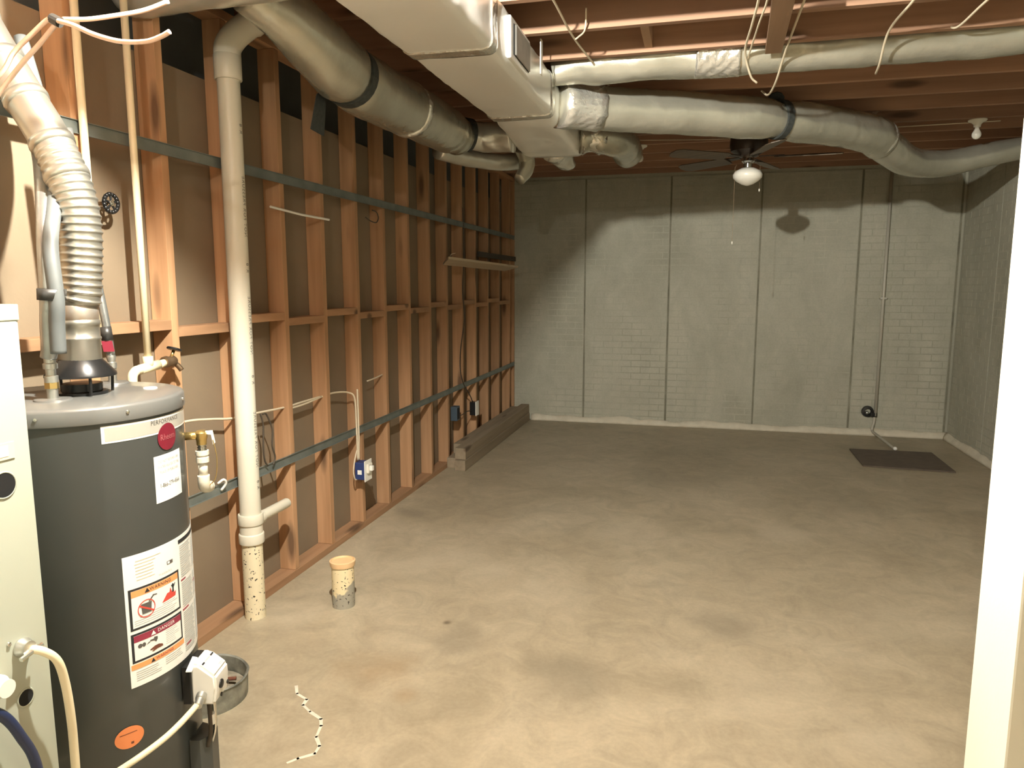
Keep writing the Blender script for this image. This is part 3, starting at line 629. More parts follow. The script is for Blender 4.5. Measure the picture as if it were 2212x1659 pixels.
def patch(bm, p0, p1, z0, z1, r, n=None, round_=0):
    n = n or max(2, int(abs(p1-p0)/2.5)); row = []
    for i in range(n+1):
        ph = p0 + (p1-p0)*i/n
        row.append((bm.verts.new(cp(ph, r, z0)), bm.verts.new(cp(ph, r, z1)), bm.verts.new(cp(ph, r-.0004, z0)), bm.verts.new(cp(ph, r-.0004, z1))))
    for a, b_ in zip(row, row[1:]):
        bm.faces.new((a[0],b_[0],b_[1],a[1])); bm.faces.new((a[2],a[3],b_[3],b_[2])); bm.faces.new((a[0],a[2],b_[2],b_[0])); bm.faces.new((a[1],b_[1],b_[3],a[3]))
    for a in (row[0], row[-1]): bm.faces.new((a[0],a[1],a[3],a[2]))
    return bm
def pobj(name, m, parent, lay, *rects):
    bm = B()
    for (p0, p1, z0, z1) in rects: patch(bm, p0, p1, z0, z1, HR + .0006*lay)
    return obj(name, bm, M[m], parent)
DEG = math.degrees(1/HR)       # degrees per metre of arc
def lettering(name, s, size, ph, z, lay, m, parent, align='CENTER', sp=1.0, sx=1.0):
    bm = B(); add_mapped(bm, text_pts(s, size, align, sp), lambda v: cp(ph + v.x*sx*DEG, HR + .0006*lay, z + v.y))
    return obj(name, bm, M[m], parent)
def disc(bm, ph, z, a, b_, lay, n=28, ri=0):
    """ellipse on the jacket (a = half width in m, b_ = half height); ring when ri given"""
    r = HR + .0006*lay; out = [bm.verts.new(cp(ph + DEG*a*math.cos(2*math.pi*k/n), r, z + b_*math.sin(2*math.pi*k/n))) for k in range(n)]
    if ri:
        inn = [bm.verts.new(cp(ph + DEG*a*ri*math.cos(2*math.pi*k/n), r, z + b_*ri*math.sin(2*math.pi*k/n))) for k in range(n)]
        for k in range(n): bm.faces.new((out[k], out[(k+1)%n], inn[(k+1)%n], inn[k]))
    else:
        for v in out: bm.verts.remove(v)
        shape(bm, [(ph + DEG*a*math.cos(2*math.pi*k/n), z + b_*math.sin(2*math.pi*k/n)) for k in range(n)], lay)
    return bm
def shape(bm, pts, lay):
    t = B(); t.faces.new([t.verts.new((p, 0, z)) for (p, z) in pts])
    lo, hi = min(p for p, z in pts), max(p for p, z in pts); c = math.floor(lo) + 1.5
    while c < hi:
        bmesh.ops.bisect_plane(t, geom=t.verts[:] + t.edges[:] + t.faces[:], plane_co=(c,0,0), plane_no=(1,0,0)); c += 1.5
    mp_ = {v: bm.verts.new(cp(v.co.x, HR + .0006*lay, v.co.z)) for v in t.verts}
    for f in t.faces: bm.faces.new([mp_[v] for v in f.verts])
    t.free(); return bm
# big instruction label
lb = pobj('instruction_label', 'paper_white', wh, 1.5, (-28.2, 62, .448, .806))
z0w, z1w = .603, .716
pobj('warning_frame', 'ink', lb, 2.2, (-26.4, 8.0, z0w, z1w)); pobj('warning_field', 'paper_white', lb, 2.8, (-25.0, 6.6, z0w+.006, z1w-.006))
pobj('warning_banner', 'orange', lb, 3.4, (-25.0, 6.6, z1w-.023, z1w-.006)); lettering('warning_lettering', 'WARNING', .0135, -7, z1w-.0145, 4, 'ink', lb, sp=1.1)
bm = B(); shape(bm, [(-17.5,z1w-.020),(-14.3,z1w-.020),(-15.9,z1w-.008)], 4); obj('warning_triangle', bm, M['ink'], lb)
bm = B(); shape(bm, [(-19.5,.640),(-14.2,.640),(-13.6,.668),(-20,.668)], 3.6); obj('fuel_can_print', bm, M['ink_soft'], lb)
bm = B(); shape(bm, [(-14.8,.668),(-12,.680),(-10,.679),(-10,.682),(-12.6,.684),(-15.6,.669)], 3.6); obj('can_spout_print', bm, M['ink_soft'], lb)
bm = B(); disc(bm, -16.8, .653, .0245, .0245, 4.2, ri=.9); shape(bm, [(-21.2,.6635),(-20.4,.6665),(-12.4,.6425),(-13.2,.6395)], 4.2); obj('prohibition_print', bm, M['flame'], lb)
bm = B(); shape(bm, [(-7,.648),(3.6,.650),(4.2,.664),(2.8,.660),(2.2,.674),(.8,.666),(-.4,.680),(-1.2,.668),(-3,.668)], 3.6); obj('flame_print', bm, M['flame'], lb)
bm = B(); shape(bm, [(.8,.664),(2.2,.664),(2.4,.676),(4.0,.686),(3.6,.687),(2.0,.681),(.6,.685),(.3,.684),(1.4,.677)], 4.2); disc(bm, 1.7, .684, .0035, .0035, 4.2, 10); obj('figure_print', bm, M['ink'], lb)
pobj('fine_print', 'ink_grey', lb, 3.6, *[(-24 + (3 if i < 2 else 0) , 5.4 - random.random()*5, .6385 - i*.0058, .6398 - i*.0058) for i in range(5)], (-6.5,3,.6435,.6448))
z0d, z1d = .514, .594
pobj('danger_frame', 'ink', lb, 2.2, (-26.6, 8.2, z0d, z1d)); pobj('danger_field', 'paper_white', lb, 2.8, (-25.2, 6.8, z0d+.006, z1d-.006))
pobj('danger_banner', 'danger', lb, 3.4, (-25.2, 6.8, z1d-.024, z1d-.006)); lettering('danger_lettering', 'DANGER', .0135, -5, z1d-.015, 4, 'paper_white', lb, sp=1.1)
bm = B(); shape(bm, [(-15.5,z1d-.021),(-12.3,z1d-.021),(-13.9,z1d-.009)], 4); obj('danger_triangle', bm, M['paper_white'], lb)
bm = B(); disc(bm,-22,.557,.006,.006,3.6,12); disc(bm,-19.8,.557,.005,.006,3.6,12); shape(bm,[(-18.5,.553),(-16.5,.556),(-16.2,.562),(-14,.562),(-13.6,.566),(-11.5,.564),(-11.5,.557),(-12.6,.550),(-13.6,.556),(-17,.559)],3.6); obj('tap_print', bm, M['ink_soft'], lb)
bm = B(); shape(bm,[(-16.5,.536),(-13.5,.541),(-11,.541),(-8.5,.536),(-8.3,.530),(-12,.530),(-14.5,.527),(-15.6,.529),(-14.2,.532),(-16.6,.533)],3.6); obj('hand_print', bm, M['rust'], lb)
pobj('danger_text', 'ink_grey', lb, 3.6, *[(-6 + .2*random.random(), 5.6 - random.random()*5, .5655 - i*.0052, .5667 - i*.0052) for i in range(8)])
pobj('lower_banner', 'orange', lb, 2.8, (-27.4, 9.0, .497, .511)); lettering('lower_lettering', 'WARNING', .0115, -7, .504, 3.4, 'danger', lb, sp=1.05)
bm = B(); shape(bm, [(-16.5,.4985),(-13.7,.4985),(-15.1,.5095)], 3.4); obj('lower_triangle', bm, M['ink'], lb)
pobj('lower_text', 'ink_grey', lb, 2.8, *[(-25, -10 - random.random()*3, .488 - i*.0058, .4893 - i*.0058) for i in range(5)], *[(-7, 8 - random.random()*3, .490 - i*.0058, .4913 - i*.0058) for i in range(4)])
pobj('heading_bar', 'ink', lb, 2.8, (9.5, 58, .785, .796)); bm = B()
pobj('rating_box', 'ink_soft', lb, 2.8, (-1.5, 3.2, .746, .755)); pobj('rating_field', 'paper_white', lb, 3.4, (-1.1, .6, .7475, .7535))
lettering('model_lettering', 'WARNING', .008, -3, .728, 2.8, 'ink_grey', lb, sp=1.3)
pobj('model_text', 'cable', lb, 2.6, *[(-22 + random.random(), -12 + random.random()*8, .787 - i*.0085, .7888 - i*.0085) for i in range(7)])
cols = []
for c0, c1_ in ((10.5,26),(28.5,44),(46,60)):
    for i in range(50):
        zz = .775 - i*.0063
        if i in (15,16,29,30): continue
        cols.append((c0, c1_ - random.random()*3, zz, zz + .0034))
pobj('column_text', 'ink_grey', lb, 2.8, *cols)
pobj('section_bars', 'danger', lb, 3.2, (10,15.5,.676,.680), (10,17.5,.589,.593), (12,18,.481,.486), (28.5,34,.64,.645))
# phone label
pl = pobj('service_label', 'paper_white', wh, 1.5, (-5.8, 18.8, .922, 1.049))
for i, s in enumerate(('DO NOT RETURN THIS', 'WATER HEATER TO THE', 'PLACE OF PURCHASE')):
    lettering('service_lettering', s, .0115, 6.5, 1.032 - i*.0145, 2.4, 'ink_grey', pl, sx=.72)
lettering('phone_lettering', '1-866-279-4566', .0165, 6.5, .966, 2.4, 'ink_soft', pl, sx=.80)
# silver badge band with round red emblem
bd = pobj('badge', 'badge_rim', wh, 1.5, (-33.5, 62, 1.108, 1.152)); pobj('badge_field', 'badge', bd, 2.2, (-31.8, 62, 1.113, 1.147))
lettering('badge_lettering', 'PERFORMANCE', .017, 6, 1.139, 3, 'ink_soft', bd, sp=1.05, sx=.95)
em = obj('emblem', disc(B(), 6.2, 1.095, .039, .0365, 3.2, 40), M['red'], wh); lettering('emblem_lettering', 'Rheem', .024, 6.2, 1.095, 4.2, 'emblem_ink', em, sx=.9)
# draft hood, flanges on the lid
dhc = (-1.615, 1.592)
dh = thing('draft_hood', (*dhc, 1.206), 'black flared draft hood standing on the water heater lid', 'draft hood')
hc = soft(obj('hood_cone', latheb([(.052,1.302),(.054,1.300),(.086,1.262),(.087,1.256),(.082,1.256),(.05,1.296),(.048,1.302)], (*dhc,0), seg=36), M['black_metal'], dh), 60)
soft(obj('flue_outlet', latheb([(0,1.2065),(.062,1.2065),(.062,1.214),(.05,1.216),(.05,1.236),(0,1.236)], (*dhc,0), seg=28), M['black_metal'], dh))
for ph in (-30, 60, 175):
    a = R(ph); d = Vector((math.cos(a), math.sin(a), 0)); q = Vector((*dhc, 0))
    obj('hood_leg', tubeb([q + d*.075 + Vector((0,0,1.208)), q + d*.078 + Vector((0,0,1.262))], .004, 6), M['black_metal'], dh)
for (a_, b_, m_) in ((-1.603,1.487,'white'),(-1.706,1.795,'white')):
    soft(obj('lid_flange', latheb([(0,1.2045),(.045,1.2045),(.043,1.209),(.02,1.2105),(0,1.2105)], (a_,b_,0), seg=24), M['heater_lid'], lid))
obj('lid_plug', latheb([(0,1.204),(.019,1.204),(.018,1.2075),(0,1.208)], (-1.521,1.735,0), seg=20), M['white'], lid)
# relief valve with discharge pipe (on the jacket)
vx, vy = -1.415, 1.805
rv = thing('relief_valve', (hx + .2, hy + .19, 1.06), 'brass relief valve with white discharge pipe on the heater side', 'valve')
ph = R(44); q0 = cp(44, HR - .002, 1.058); q1 = Vector((vx, vy, 1.058))
obj('valve_inlet', tubeb([q0, q1], .012, 12), M['brass'], rv, smooth=True)
vb = soft(obj('valve_body', latheb([(0,1.03),(.014,1.03),(.015,1.045),(.018,1.05),(.018,1.066),(.012,1.072),(0,1.074)], (vx,vy,0), seg=16), M['brass'], rv))
obj('valve_lever', prismb([(vx+.012,vy,1.070),(vx+.034,vy+.006,1.072),(vx+.040,vy+.008,1.035),(vx+.034,vy+.006,1.030),(vx+.030,vy+.005,1.060),(vx+.012,vy,1.062)], (-.004,.008,0)), M['white'], vb)
obj('valve_spring', latheb([(.010,1.032),(.014,1.029),(.010,1.026),(.014,1.022),(.010,1.018),(.015,1.014),(.010,1.010)], (vx,vy,0), seg=14), M['chrome'], vb, smooth=True)
soft(obj('pipe_adapter', latheb([(0,1.012),(.019,1.012),(.019,.999),(.0165,.997),(.0165,.994),(.0185,.992),(.0185,.977),(0,.977)], (vx,vy,0), seg=18), M['pvc'], rv))
obj('discharge_pipe', tubeb([(vx,vy,.98),(vx,vy,.93)], .0135, 14), M['pvc'], rv, smooth=True)
obj('pipe_elbow', tubeb(spline([(vx,vy,.937),(vx,vy,.915),(vx-.004,vy+.01,.897),(vx-.012,vy+.04,.891)], 5), .0175, 14), M['pvc'], rv, smooth=True)
obj('tag_wire', tubeb(spline([(vx+.035,vy+.006,1.045),(vx+.042,vy+.01,.99),(vx+.036,vy+.008,.93),(vx+.016,vy+.004,.905)], 6), .0014, 6), M['brass'], rv)
# gas control
gph = 14.0; gd = Vector((math.cos(R(gph)), math.sin(R(gph)), 0)); gs = Vector((-gd.y, gd.x, 0)); gz = .375
def gp(u, v, w_): return Vector((hx, hy, gz)) + gd*(HR + u) + gs*v + Vector((0,0,w_))
gc = thing('gas_control', gp(0,0,0), 'white boxy gas control valve on the lower heater side', 'gas valve')
prof = [(.022,-.056),(.022,.066),(.046,.066),(.092,.030),(.094,-.010),(.086,-.056)]
bm = prismb([gp(u, -.046, w_) for (u, w_) in prof], gs*.092); bmesh.ops.bevel(bm, geom=bm.edges[:], offset=.007, segments=2, affect='EDGES')
gb = soft(obj('control_housing', bm, M['white'], gc), 35)
obj('mount_plate', prismb([gp(.001,-.05,-.05),(gp(.001,.05,-.05)),gp(.001,.05,.06),gp(.001,-.05,.06)], gd*.022), M['black'], gc)
nrm = (gp(.092,0,.030) - gp(.046,0,.066)).cross(gs).normalized()
if nrm.dot(gd) < 0: nrm = -nrm
def gq(t_, v): return gp(.046 + .046*t_, v, .066 - .036*t_) + nrm*.0012
bm = B()
for (t0, t1, v0, v1) in ((.12,.2,-.036,-.022),(.12,.2,.018,.036)):
    bm.faces.new([bm.verts.new(gq(*q_)) for q_ in ((t0,v0),(t1,v0),(t1,v1),(t0,v1))])
obj('housing_print', bm, M['ink'], gb)
bm = B()
for (t0, t1, v0, v1) in ((.12,.18,-.018,.014),(.72,.76,.008,.034),(.80,.83,.01,.032),(.88,.9,-.036,.036)):
    bm.faces.new([bm.verts.new(gq(*q_)) for q_ in ((t0,v0),(t1,v0),(t1,v1),(t0,v1))])
obj('housing_small_print', bm, M['ink_grey'], gb)
soft(obj('knob', latheb([(0,0),(.013,0),(.0125,.004),(.009,.006),(0,.006)], gp(.0925,-.012,-.008), d=gd, seg=20), M['black'], gc))
obj('port', latheb([(0,0),(.006,0),(.006,.003),(0,.003)], gp(.089,-.004,-.046), d=gd, seg=12), M['black'], gc)
obj('port', latheb([(0,0),(.006,0),(.006,.003),(0,.003)], gp(.091,.036,-.03), d=gd, seg=12), M['black'], gc)
obj('corner_flag', prismb([gp(.02,-.065,.055),gp(.02,-.02,.075),gp(.032,-.015,.07),gp(.032,-.055,.05)], (0,0,.003)), M['paper_white'], gc)
# burner tubes under the control and the lower shield
bt = thing('burner_tube_set', gp(.05,.01,-.06), 'thin metal burner tubes below the gas control', 'gas tubes')
for (v, r_, m_, u) in ((-.014,.006,'dark_cable',.055),(.004,.004,'chrome',.06),(.026,.0065,'galv',.05)):
    obj('tube', tubeb(spline([gp(u,v,-.05),gp(u+.002,v,-.10),gp(u,v+.003,-.16),gp(u-.012,v+.004,-.205)], 5), r_, 10), M[m_], bt, smooth=True)
obj('compression_nut', tubeb([gp(.057,-.006,-.105),gp(.057,-.004,-.137)], .011, 6), M['white'], bt)
sh = obj('burner_shield', prismb([gp(0,-.03,-.40+.03),gp(.03,-.03,-.37),gp(.052,.0,-.37),gp(.052,.042,-.37),gp(.0,.06,-.37)], (0,0,.195)), M['heater'], wh)
# orange tag
ot = obj('orange_tag', disc(B(), -31, .318, .036, .030, 2, 32), M['orange_tag'], wh); pobj('tag_print', 'rust', ot, 2.8, (-36,-27,.329,.3305), (-30.5,-29,.298,.304))
# gas flex line
gl = cable('gas_line', [gp(.052,-.048,-.022), gp(.055,-.075,-.030), cp(-14,.345,.332), cp(-25,.35,.315), cp(-40,.355,.29), cp(-58,.35,.245), cp(-80,.34,.18), cp(-100,.33,.10), cp(-112,.33,.012)], .0085, 'cpvc', 'cream coated gas connector curving from the gas control around the heater', 'gas line', n=8, seg=12)
soft(obj('gas_union', latheb([(0,0),(.014,0),(.014,.016),(.0115,.018),(.0115,.04),(0,.04)], gp(.053,-.048,-.021), d=(gp(.055,-.075,-.030)-gp(.052,-.048,-.021)), seg=12), M['galv'], gl))

def adopt(root, main, parent, name, label):
    ml = Vector(root.location); kids = [k_ for k_ in root.children]
    main.parent = parent; main.location = ml - Vector(parent.location); main.name = name; main['label'] = label
    for k_ in kids:
        if k_ != main: k_.parent = main
    bpy.data.objects.remove(root)
for k_ in list(bt.children):
    k_.parent = wh; k_.location = Vector(bt.location) - Vector(wh.location)
    if k_.name.startswith('tube'): k_.name = 'burner_tube'
bpy.data.objects.remove(bt)
adopt(rv, vb, wh, 'relief_valve', 'brass relief valve with white discharge pipe')
adopt(gc, gb, wh, 'gas_control', 'white boxy gas control valve')
adopt(dh, hc, wh, 'draft_hood', 'black flared draft hood')
# ------------------------------------------------------------------ flue vent pipe
FX = .022
vp = thing('vent_pipe', (*dhc, 1.30), 'ribbed metal vent pipe rising from the heater and bending away', 'vent pipe')
fl = [(-1.613,1.592,1.30),(-1.612,1.592,1.40),(-1.604,1.592,1.45),(-1.596,1.595,1.50),(-1.586,1.598,1.64),(-1.598,1.598,1.735),(-1.652,1.598,1.864),(-1.73,1.60,1.984),(-1.80,1.60,2.092),(-1.87,1.605,2.20),(-1.94,1.61,2.31)]
P = spline(fl, 14); n_ = len(P)
low = [p for p in P if p.z <= 1.455]
soft(obj('rigid_section', latheb([(.049,1.292),(.0515,1.296),(.0515,1.352),(.054,1.354),(.0545,1.357),(.054,1.360),(.0515,1.362),(.0515,1.392),(.0545,1.394),(.0545,1.404),(.0515,1.406),(.0515,1.452),(.054,1.454),(.054,1.462),(.0515,1.464),(.049,1.470)], (dhc[0]+.002,dhc[1],0), seg=32), M['vent'], vp), 60)
obj('stained_band', latheb([(.0516,1.408),(.0522,1.409),(.0522,1.445),(.0516,1.446)], (dhc[0]+.002,dhc[1],0), seg=32), mat('heat_stained_metal', (.50,.36,.24), .4, .8, col2=(.60,.56,.50), scale=18), vp, smooth=True)
pts = []; rads = []
dist = 0; last = None
hi = [p for p in P if p.z >= 1.452]
fine = []
for a, b_ in zip(hi, hi[1:]):
    for k in range(4): fine.append(a.lerp(b_, k/4))
fine.append(hi[-1])
for p in fine:
    if last is not None: dist += (p - last).length
    last = p; ph_ = (dist % .0195)/.0195
    rads.append(.0495 + .004*math.exp(-((ph_-.5)/.17)**2) if dist < .40 else .0505)
obj('ribbed_section', tubeb(fine, rads, 28, True), M['vent'], vp, smooth=True)
for u in (.42, .50, .62, .74, .88):
    i = int(u*(len(fine)-2)); d = (fine[i+1]-fine[i]).normalized()
    obj('joint_band', tubeb([fine[i]-d*.012, fine[i], fine[i]+d*.012], [.054,.056,.054], 28), M['vent'], vp, smooth=True)

# ------------------------------------------------------------------ water lines over the heater
ax_, ay_ = -1.603, 1.487
wl1 = thing('insulated_water_line', (ax_,ay_,1.21), 'silver wrapped water line rising from the heater, taped in the middle', 'pipe')
soft(obj('nipple', latheb([(0,1.2105),(.013,1.2105),(.013,1.25),(.016,1.252),(.016,1.268),(.012,1.27),(.012,1.285),(.017,1.287),(.017,1.30),(.014,1.302),(.014,1.325),(0,1.325)], (ax_,ay_,0), seg=14), M['galv'], wl1))
soft(obj('brass_nut', latheb([(0,1.236),(.0165,1.236),(.0165,1.252),(0,1.252)], (ax_,ay_,0), seg=6), M['brass'], wl1))
obj('wrap', tubeb(spline([(-1.606,ay_,1.315),(-1.600,ay_,1.34),(-1.597,ay_,1.40),(-1.590,ay_,1.47),(-1.600,1.50,1.60),(-1.650,1.555,1.715),(-1.785,1.68,1.865),(-1.86,1.72,1.98),(-1.93,1.72,2.2)], 8), .0195, 16), M['silverwrap'], wl1, smooth=True)
obj('wrap_return', tubeb(spline([(-1.569,ay_-.004,1.327),(-1.566,ay_-.004,1.40),(-1.561,ay_-.004,1.47),(-1.580,1.497,1.60),(-1.630,1.57,1.725),(-1.755,1.70,1.87),(-1.83,1.75,1.98),(-1.90,1.76,2.2)], 8), .018, 16), M['dark_wrap'], wl1, smooth=True)
obj('tape_band', tubeb([(-1.577,ay_-.002,1.462),(-1.575,ay_-.002,1.490)], .036, 20, True, lambda i, a: 1.0 if abs(math.cos(a)) < .5 else .84), M['tape'], wl1, smooth=True)
bx_, by_ = -1.706, 1.795
wl2 = thing('insulated_water_line', (bx_,by_,1.21), 'thin silver water connector with a red tag behind the vent pipe', 'pipe')
soft(obj('nipple', latheb([(0,1.2105),(.012,1.2105),(.012,1.25),(.0145,1.252),(.0145,1.268),(.010,1.27),(.0135,1.285),(.010,1.295),(0,1.295)], (bx_,by_,0), seg=14), M['galv'], wl2))
obj('flex_connector', tubeb(spline([(bx_,by_,1.29),(bx_-.006,by_,1.36),(bx_-.016,by_,1.43),(bx_-.03,by_,1.52),(bx_-.05,by_,1.70),(bx_-.09,by_,1.95)], 8), .012, 12), M['silverwrap'], wl2, smooth=True)
obj('dark_sleeve', tubeb([(bx_-.004,by_-.004,1.335),(bx_-.009,by_-.004,1.375)], .0165, 12), M['tape'], wl2, smooth=True)
obj('red_tag', prismb([(bx_-.004,by_-.022,1.302),(bx_+.018,by_-.004,1.302),(bx_+.012,by_-.004,1.334),(bx_-.010,by_-.022,1.334)], (.002,-.002,0)), M['red'], wl2)

# ------------------------------------------------------------------ furnace cabinet
fX, fY0, fY1, fZ = -1.268, .52, 1.115, 1.462
fu = thing('furnace_cabinet', (-1.55, .82, 0), 'pale green cream furnace cabinet at the room edge', 'furnace')
soft(obj('cabinet_shell', boxb(-1.86, fX, fY0, fY1, 0, fZ, bev=.006), M['furnace'], fu), 30)
obj('top_flange', boxb(-1.86, fX + .0015, fY0, fY1 + .001, fZ - .03, fZ + .001, bev=.002), M['furnace'], fu)
def fdisc(name, yv, zv, ry_, rz_, m, d=.0012, parent=None, tilt=0):
    bm = B(); n = 24; ring = []
    for k in range(n):
        a = 2*math.pi*k/n; ring.append((fX + .0003, yv + ry_*math.cos(a), zv + rz_*math.sin(a)))
    prism(bm, ring, (d,0,0)); return obj(name, bm, M[m], parent or fu)
for (yv, zv, r_) in ((1.052,1.122,.024),(1.054,.688,.0165)):
    ho = obj('knockout_rim', latheb([(r_+.003,.0002),(r_+.002,.0018),(r_,.0018),(r_-.001,.0004)], (fX,yv,zv), ax='x', seg=28), M['furnace'], fu, smooth=True)
    fdisc('knockout_shade_disc', yv, zv, r_, r_, 'hole_shade', .0009, ho)  # black disc on the panel face, knockout shade put in as colour
lp = obj('rating_label', boxb(fX + .0005, fX + .002, .97, 1.080, 1.170, 1.202), M['cpvc'], fu); obj('label_field', boxb(fX + .002, fX + .0026, .975, 1.066, 1.176, 1.196), M['white'], lp)
soft(obj('screw', latheb([(0,0),(.005,0),(.004,.003),(0,.004)], (fX+.0005,1.030,.812), ax='x', seg=10), M['chrome'], fu))
cl = soft(obj('cable_clamp', latheb([(0,0),(.019,0),(.019,.006),(.015,.012),(.015,.02),(0,.02)], (fX+.0005,1.056,.793), ax='x', seg=18), M['galv'], fu))
obj('clamp_bar', tubeb([(fX+.024,1.032,.782),(fX+.024,1.080,.790)], .005, 8), M['chrome'], cl)
cable('furnace_cable', [(fX+.012,1.058,.790),(fX+.035,1.070,.782),(fX+.048,1.088,.755),(fX+.045,1.104,.70),(fX+.04,1.115,.62),(fX+.03,1.125,.52),(fX+.02,1.13,.3),(fX+.03,1.12,.009)], .0085, 'cpvc', 'cream power cable curving down from the furnace clamp')
cable('drain_hose', [(fX+.02,.93,.74),(fX+.025,.98,.70),(fX+.03,1.01,.64),(fX+.03,1.04,.54),(fX+.03,1.05,.3),(fX+.04,1.05,.011)], .010, 'blue_hose', 'dark navy hose hanging down the furnace side', 'hose')
df = thing('drain_fitting', (fX, .985, .748), 'white plastic fitting on the furnace side', 'fitting')
soft(obj('fitting_body', latheb([(0,0),(.022,0),(.022,.018),(.017,.022),(.017,.038),(0,.038)], (fX+.0008,.988,.75), ax='x', seg=18), M['white'], df))
obj('fitting_barb', tubeb([(fX+.022,.98,.745),(fX+.022,.93,.742)], .011, 12), M['white'], df, smooth=True)
tc_ = thing('condensate_elbow', (-1.30, 1.06, fZ), 'white plastic pipe elbow on top of the furnace', 'pipe fitting')
obj('elbow_body', tubeb(spline([(-1.30,1.065,fZ+.001),(-1.30,1.065,fZ+.02),(-1.305,1.055,fZ+.034),(-1.32,1.03,fZ+.036),(-1.36,.97,fZ+.036)], 5), .017, 14), M['white'], tc_, smooth=True)
soft(obj('elbow_hub', latheb([(0,0),(.021,0),(.021,.014),(.018,.016),(0,.016)], (-1.30,1.065,fZ+.001), seg=18), M['white'], tc_))

# ------------------------------------------------------------------ loose wires near the lamp
wy = 1.45
def wp(x, z, dy=0): return (x*wy/1.6, wy + dy, 1.5 + (z-1.5)*wy/1.6)
cable('control_wire', [wp(-1.95,1.96),wp(-1.804,2.05),wp(-1.755,2.10),wp(-1.70,2.135),wp(-1.64,2.17),wp(-1.618,2.172)], .0055, 'copper_wire', 'pink tan wire curving up to the black tape joint', 'wire')
cable('control_wire', [wp(-1.95,1.90,.01),wp(-1.804,2.025,.01),wp(-1.74,2.08,.012),wp(-1.68,2.122,.012),wp(-1.63,2.158,.01),wp(-1.615,2.165,.008)], .0055, 'copper_wire', 'second pink tan wire running just under the first one', 'wire')
cable('control_wire', [wp(-1.612,2.168),wp(-1.56,2.152),wp(-1.502,2.126),wp(-1.44,2.106),wp(-1.393,2.098),wp(-1.34,2.096),wp(-1.30,2.104),wp(-1.275,2.113)], .0055, 'copper_wire', 'pink tan wire sagging right from the black tape joint', 'wire')
cable('control_wire', [wp(-1.612,2.178,.02),wp(-1.55,2.176,.03),wp(-1.49,2.186,.05),wp(-1.42,2.205,.08),wp(-1.36,2.23,.1)], .0055, 'copper_wire', 'pink tan wire rising right from the black tape joint', 'wire')
tag(obj('tape_joint', tubeb([wp(-1.630,2.176,.006),wp(-1.606,2.164,.006)], .012, 12), M['tape'], loc=wp(-1.618,2.17)), 'small black tape joint holding the loose wires together', 'tape')

# ------------------------------------------------------------------ cables and boxes in the stud wall
cable('wall_cable', [(-2.0,2.1,.955),(-2.0,2.45,.95),(-2.005,2.62,.93),(-2.0,2.765,.908),(-2.0,2.95,.900),(-2.0,3.197,.888),(-2.0,3.35,.889),(-2.0,3.55,.889)], .0055, 'cable', 'cream cable threaded through the studs behind the drain stack')
cable('wall_cable', [(-2.0,3.20,.874),(-2.0,3.38,.875),(-2.0,3.584,.888),(-2.0,3.72,.887),(-1.985,3.84,.87),(-1.962,3.875,.835),(-1.960,3.885,.70),(-1.958,3.885,.58),(-1.962,3.895,.45)], .0055, 'cable', 'cream cable looping over a stud and down to the blue box')
cable('wall_cable', [(-1.962,3.915,.88),(-1.960,3.912,.80),(-1.958,3.91,.60),(-1.958,3.905,.52),(-1.962,3.91,.45)], .0055, 'cable', 'straight cream cable stapled above the blue box')
cable('wall_cable', [(-1.962,3.90,.53),(-1.962,3.86,.47),(-1.962,3.835,.40),(-1.962,3.85,.345),(-1.962,3.875,.335)], .004, 'cable', 'short cream cable bowing around the blue box')
cable('wall_cable', [(-2.0,4.13,.90),(-2.0,4.25,.905),(-2.0,4.372,.915)], .005, 'cable', 'stub of cream cable entering a stud past the blue box')
cable('dark_wire_loop', [(-1.955,2.93,.90),(-1.952,2.955,.895),(-1.945,2.985,.82),(-1.945,2.98,.74),(-1.945,3.0,.68),(-1.948,2.985,.645)], .004, 'dark_cable', 'dark wire looping beside the drain stack', 'wire')
cable('dark_wire_loop', [(-1.958,2.915,.905),(-1.952,2.925,.85),(-1.948,2.912,.75),(-1.948,2.92,.68),(-1.95,2.945,.65)], .004, 'dark_cable', 'dark wire hanging straight down close behind the drain stack', 'wire')
sb = thing('switch_box', (-1.94, 3.92, .32), 'navy electrical box with a white switch plate on a stud', 'electrical box')
obj('box_body', boxb(-1.97, -1.905, 3.868, 3.945, .335, .440, bev=.004), M['blue_box'], sb)
obj('box_label', boxb(-1.952, -1.925, 3.8668, 3.8678, .368, .395), M['paper_white'], sb)
pt = obj('cover_plate', boxb(-1.905, -1.900, 3.86, 3.955, .325, .452, bev=.002), M['white'], sb)
obj('switch_toggle', boxb(-1.900, -1.868, 3.895, 3.92, .388, .418, bev=.004), M['white'], sb)
obj('toggle_guard', boxb(-1.900, -1.885, 3.880, 3.935, .375, .43, bev=.004), M['porcelain'], pt)
b2 = thing('outlet_box', (-1.96, 6.2, .34), 'dark outlet box with a white plate on a far stud', 'electrical box')
obj('box_body', boxb(-1.972, -1.915, 6.14, 6.21, .33, .45, bev=.003), M['black'], b2); obj('cover_plate', boxb(-1.915, -1.909, 6.13, 6.22, .325, .455, bev=.002), M['white'], b2)
b3 = thing('junction_box', (-1.95, 5.7, .36), 'slate blue junction box without a cover between far studs', 'electrical box')
obj('box_body', boxb(-1.985, -1.93, 5.66, 5.74, .365, .485, bev=.003), M['steelblue'], b3); obj('box_shade_sheet', boxb(-1.930, -1.9285, 5.672, 5.728, .378, .472), M['hole_shade'], b3)  # black sheet on the solid box paints its shaded inside
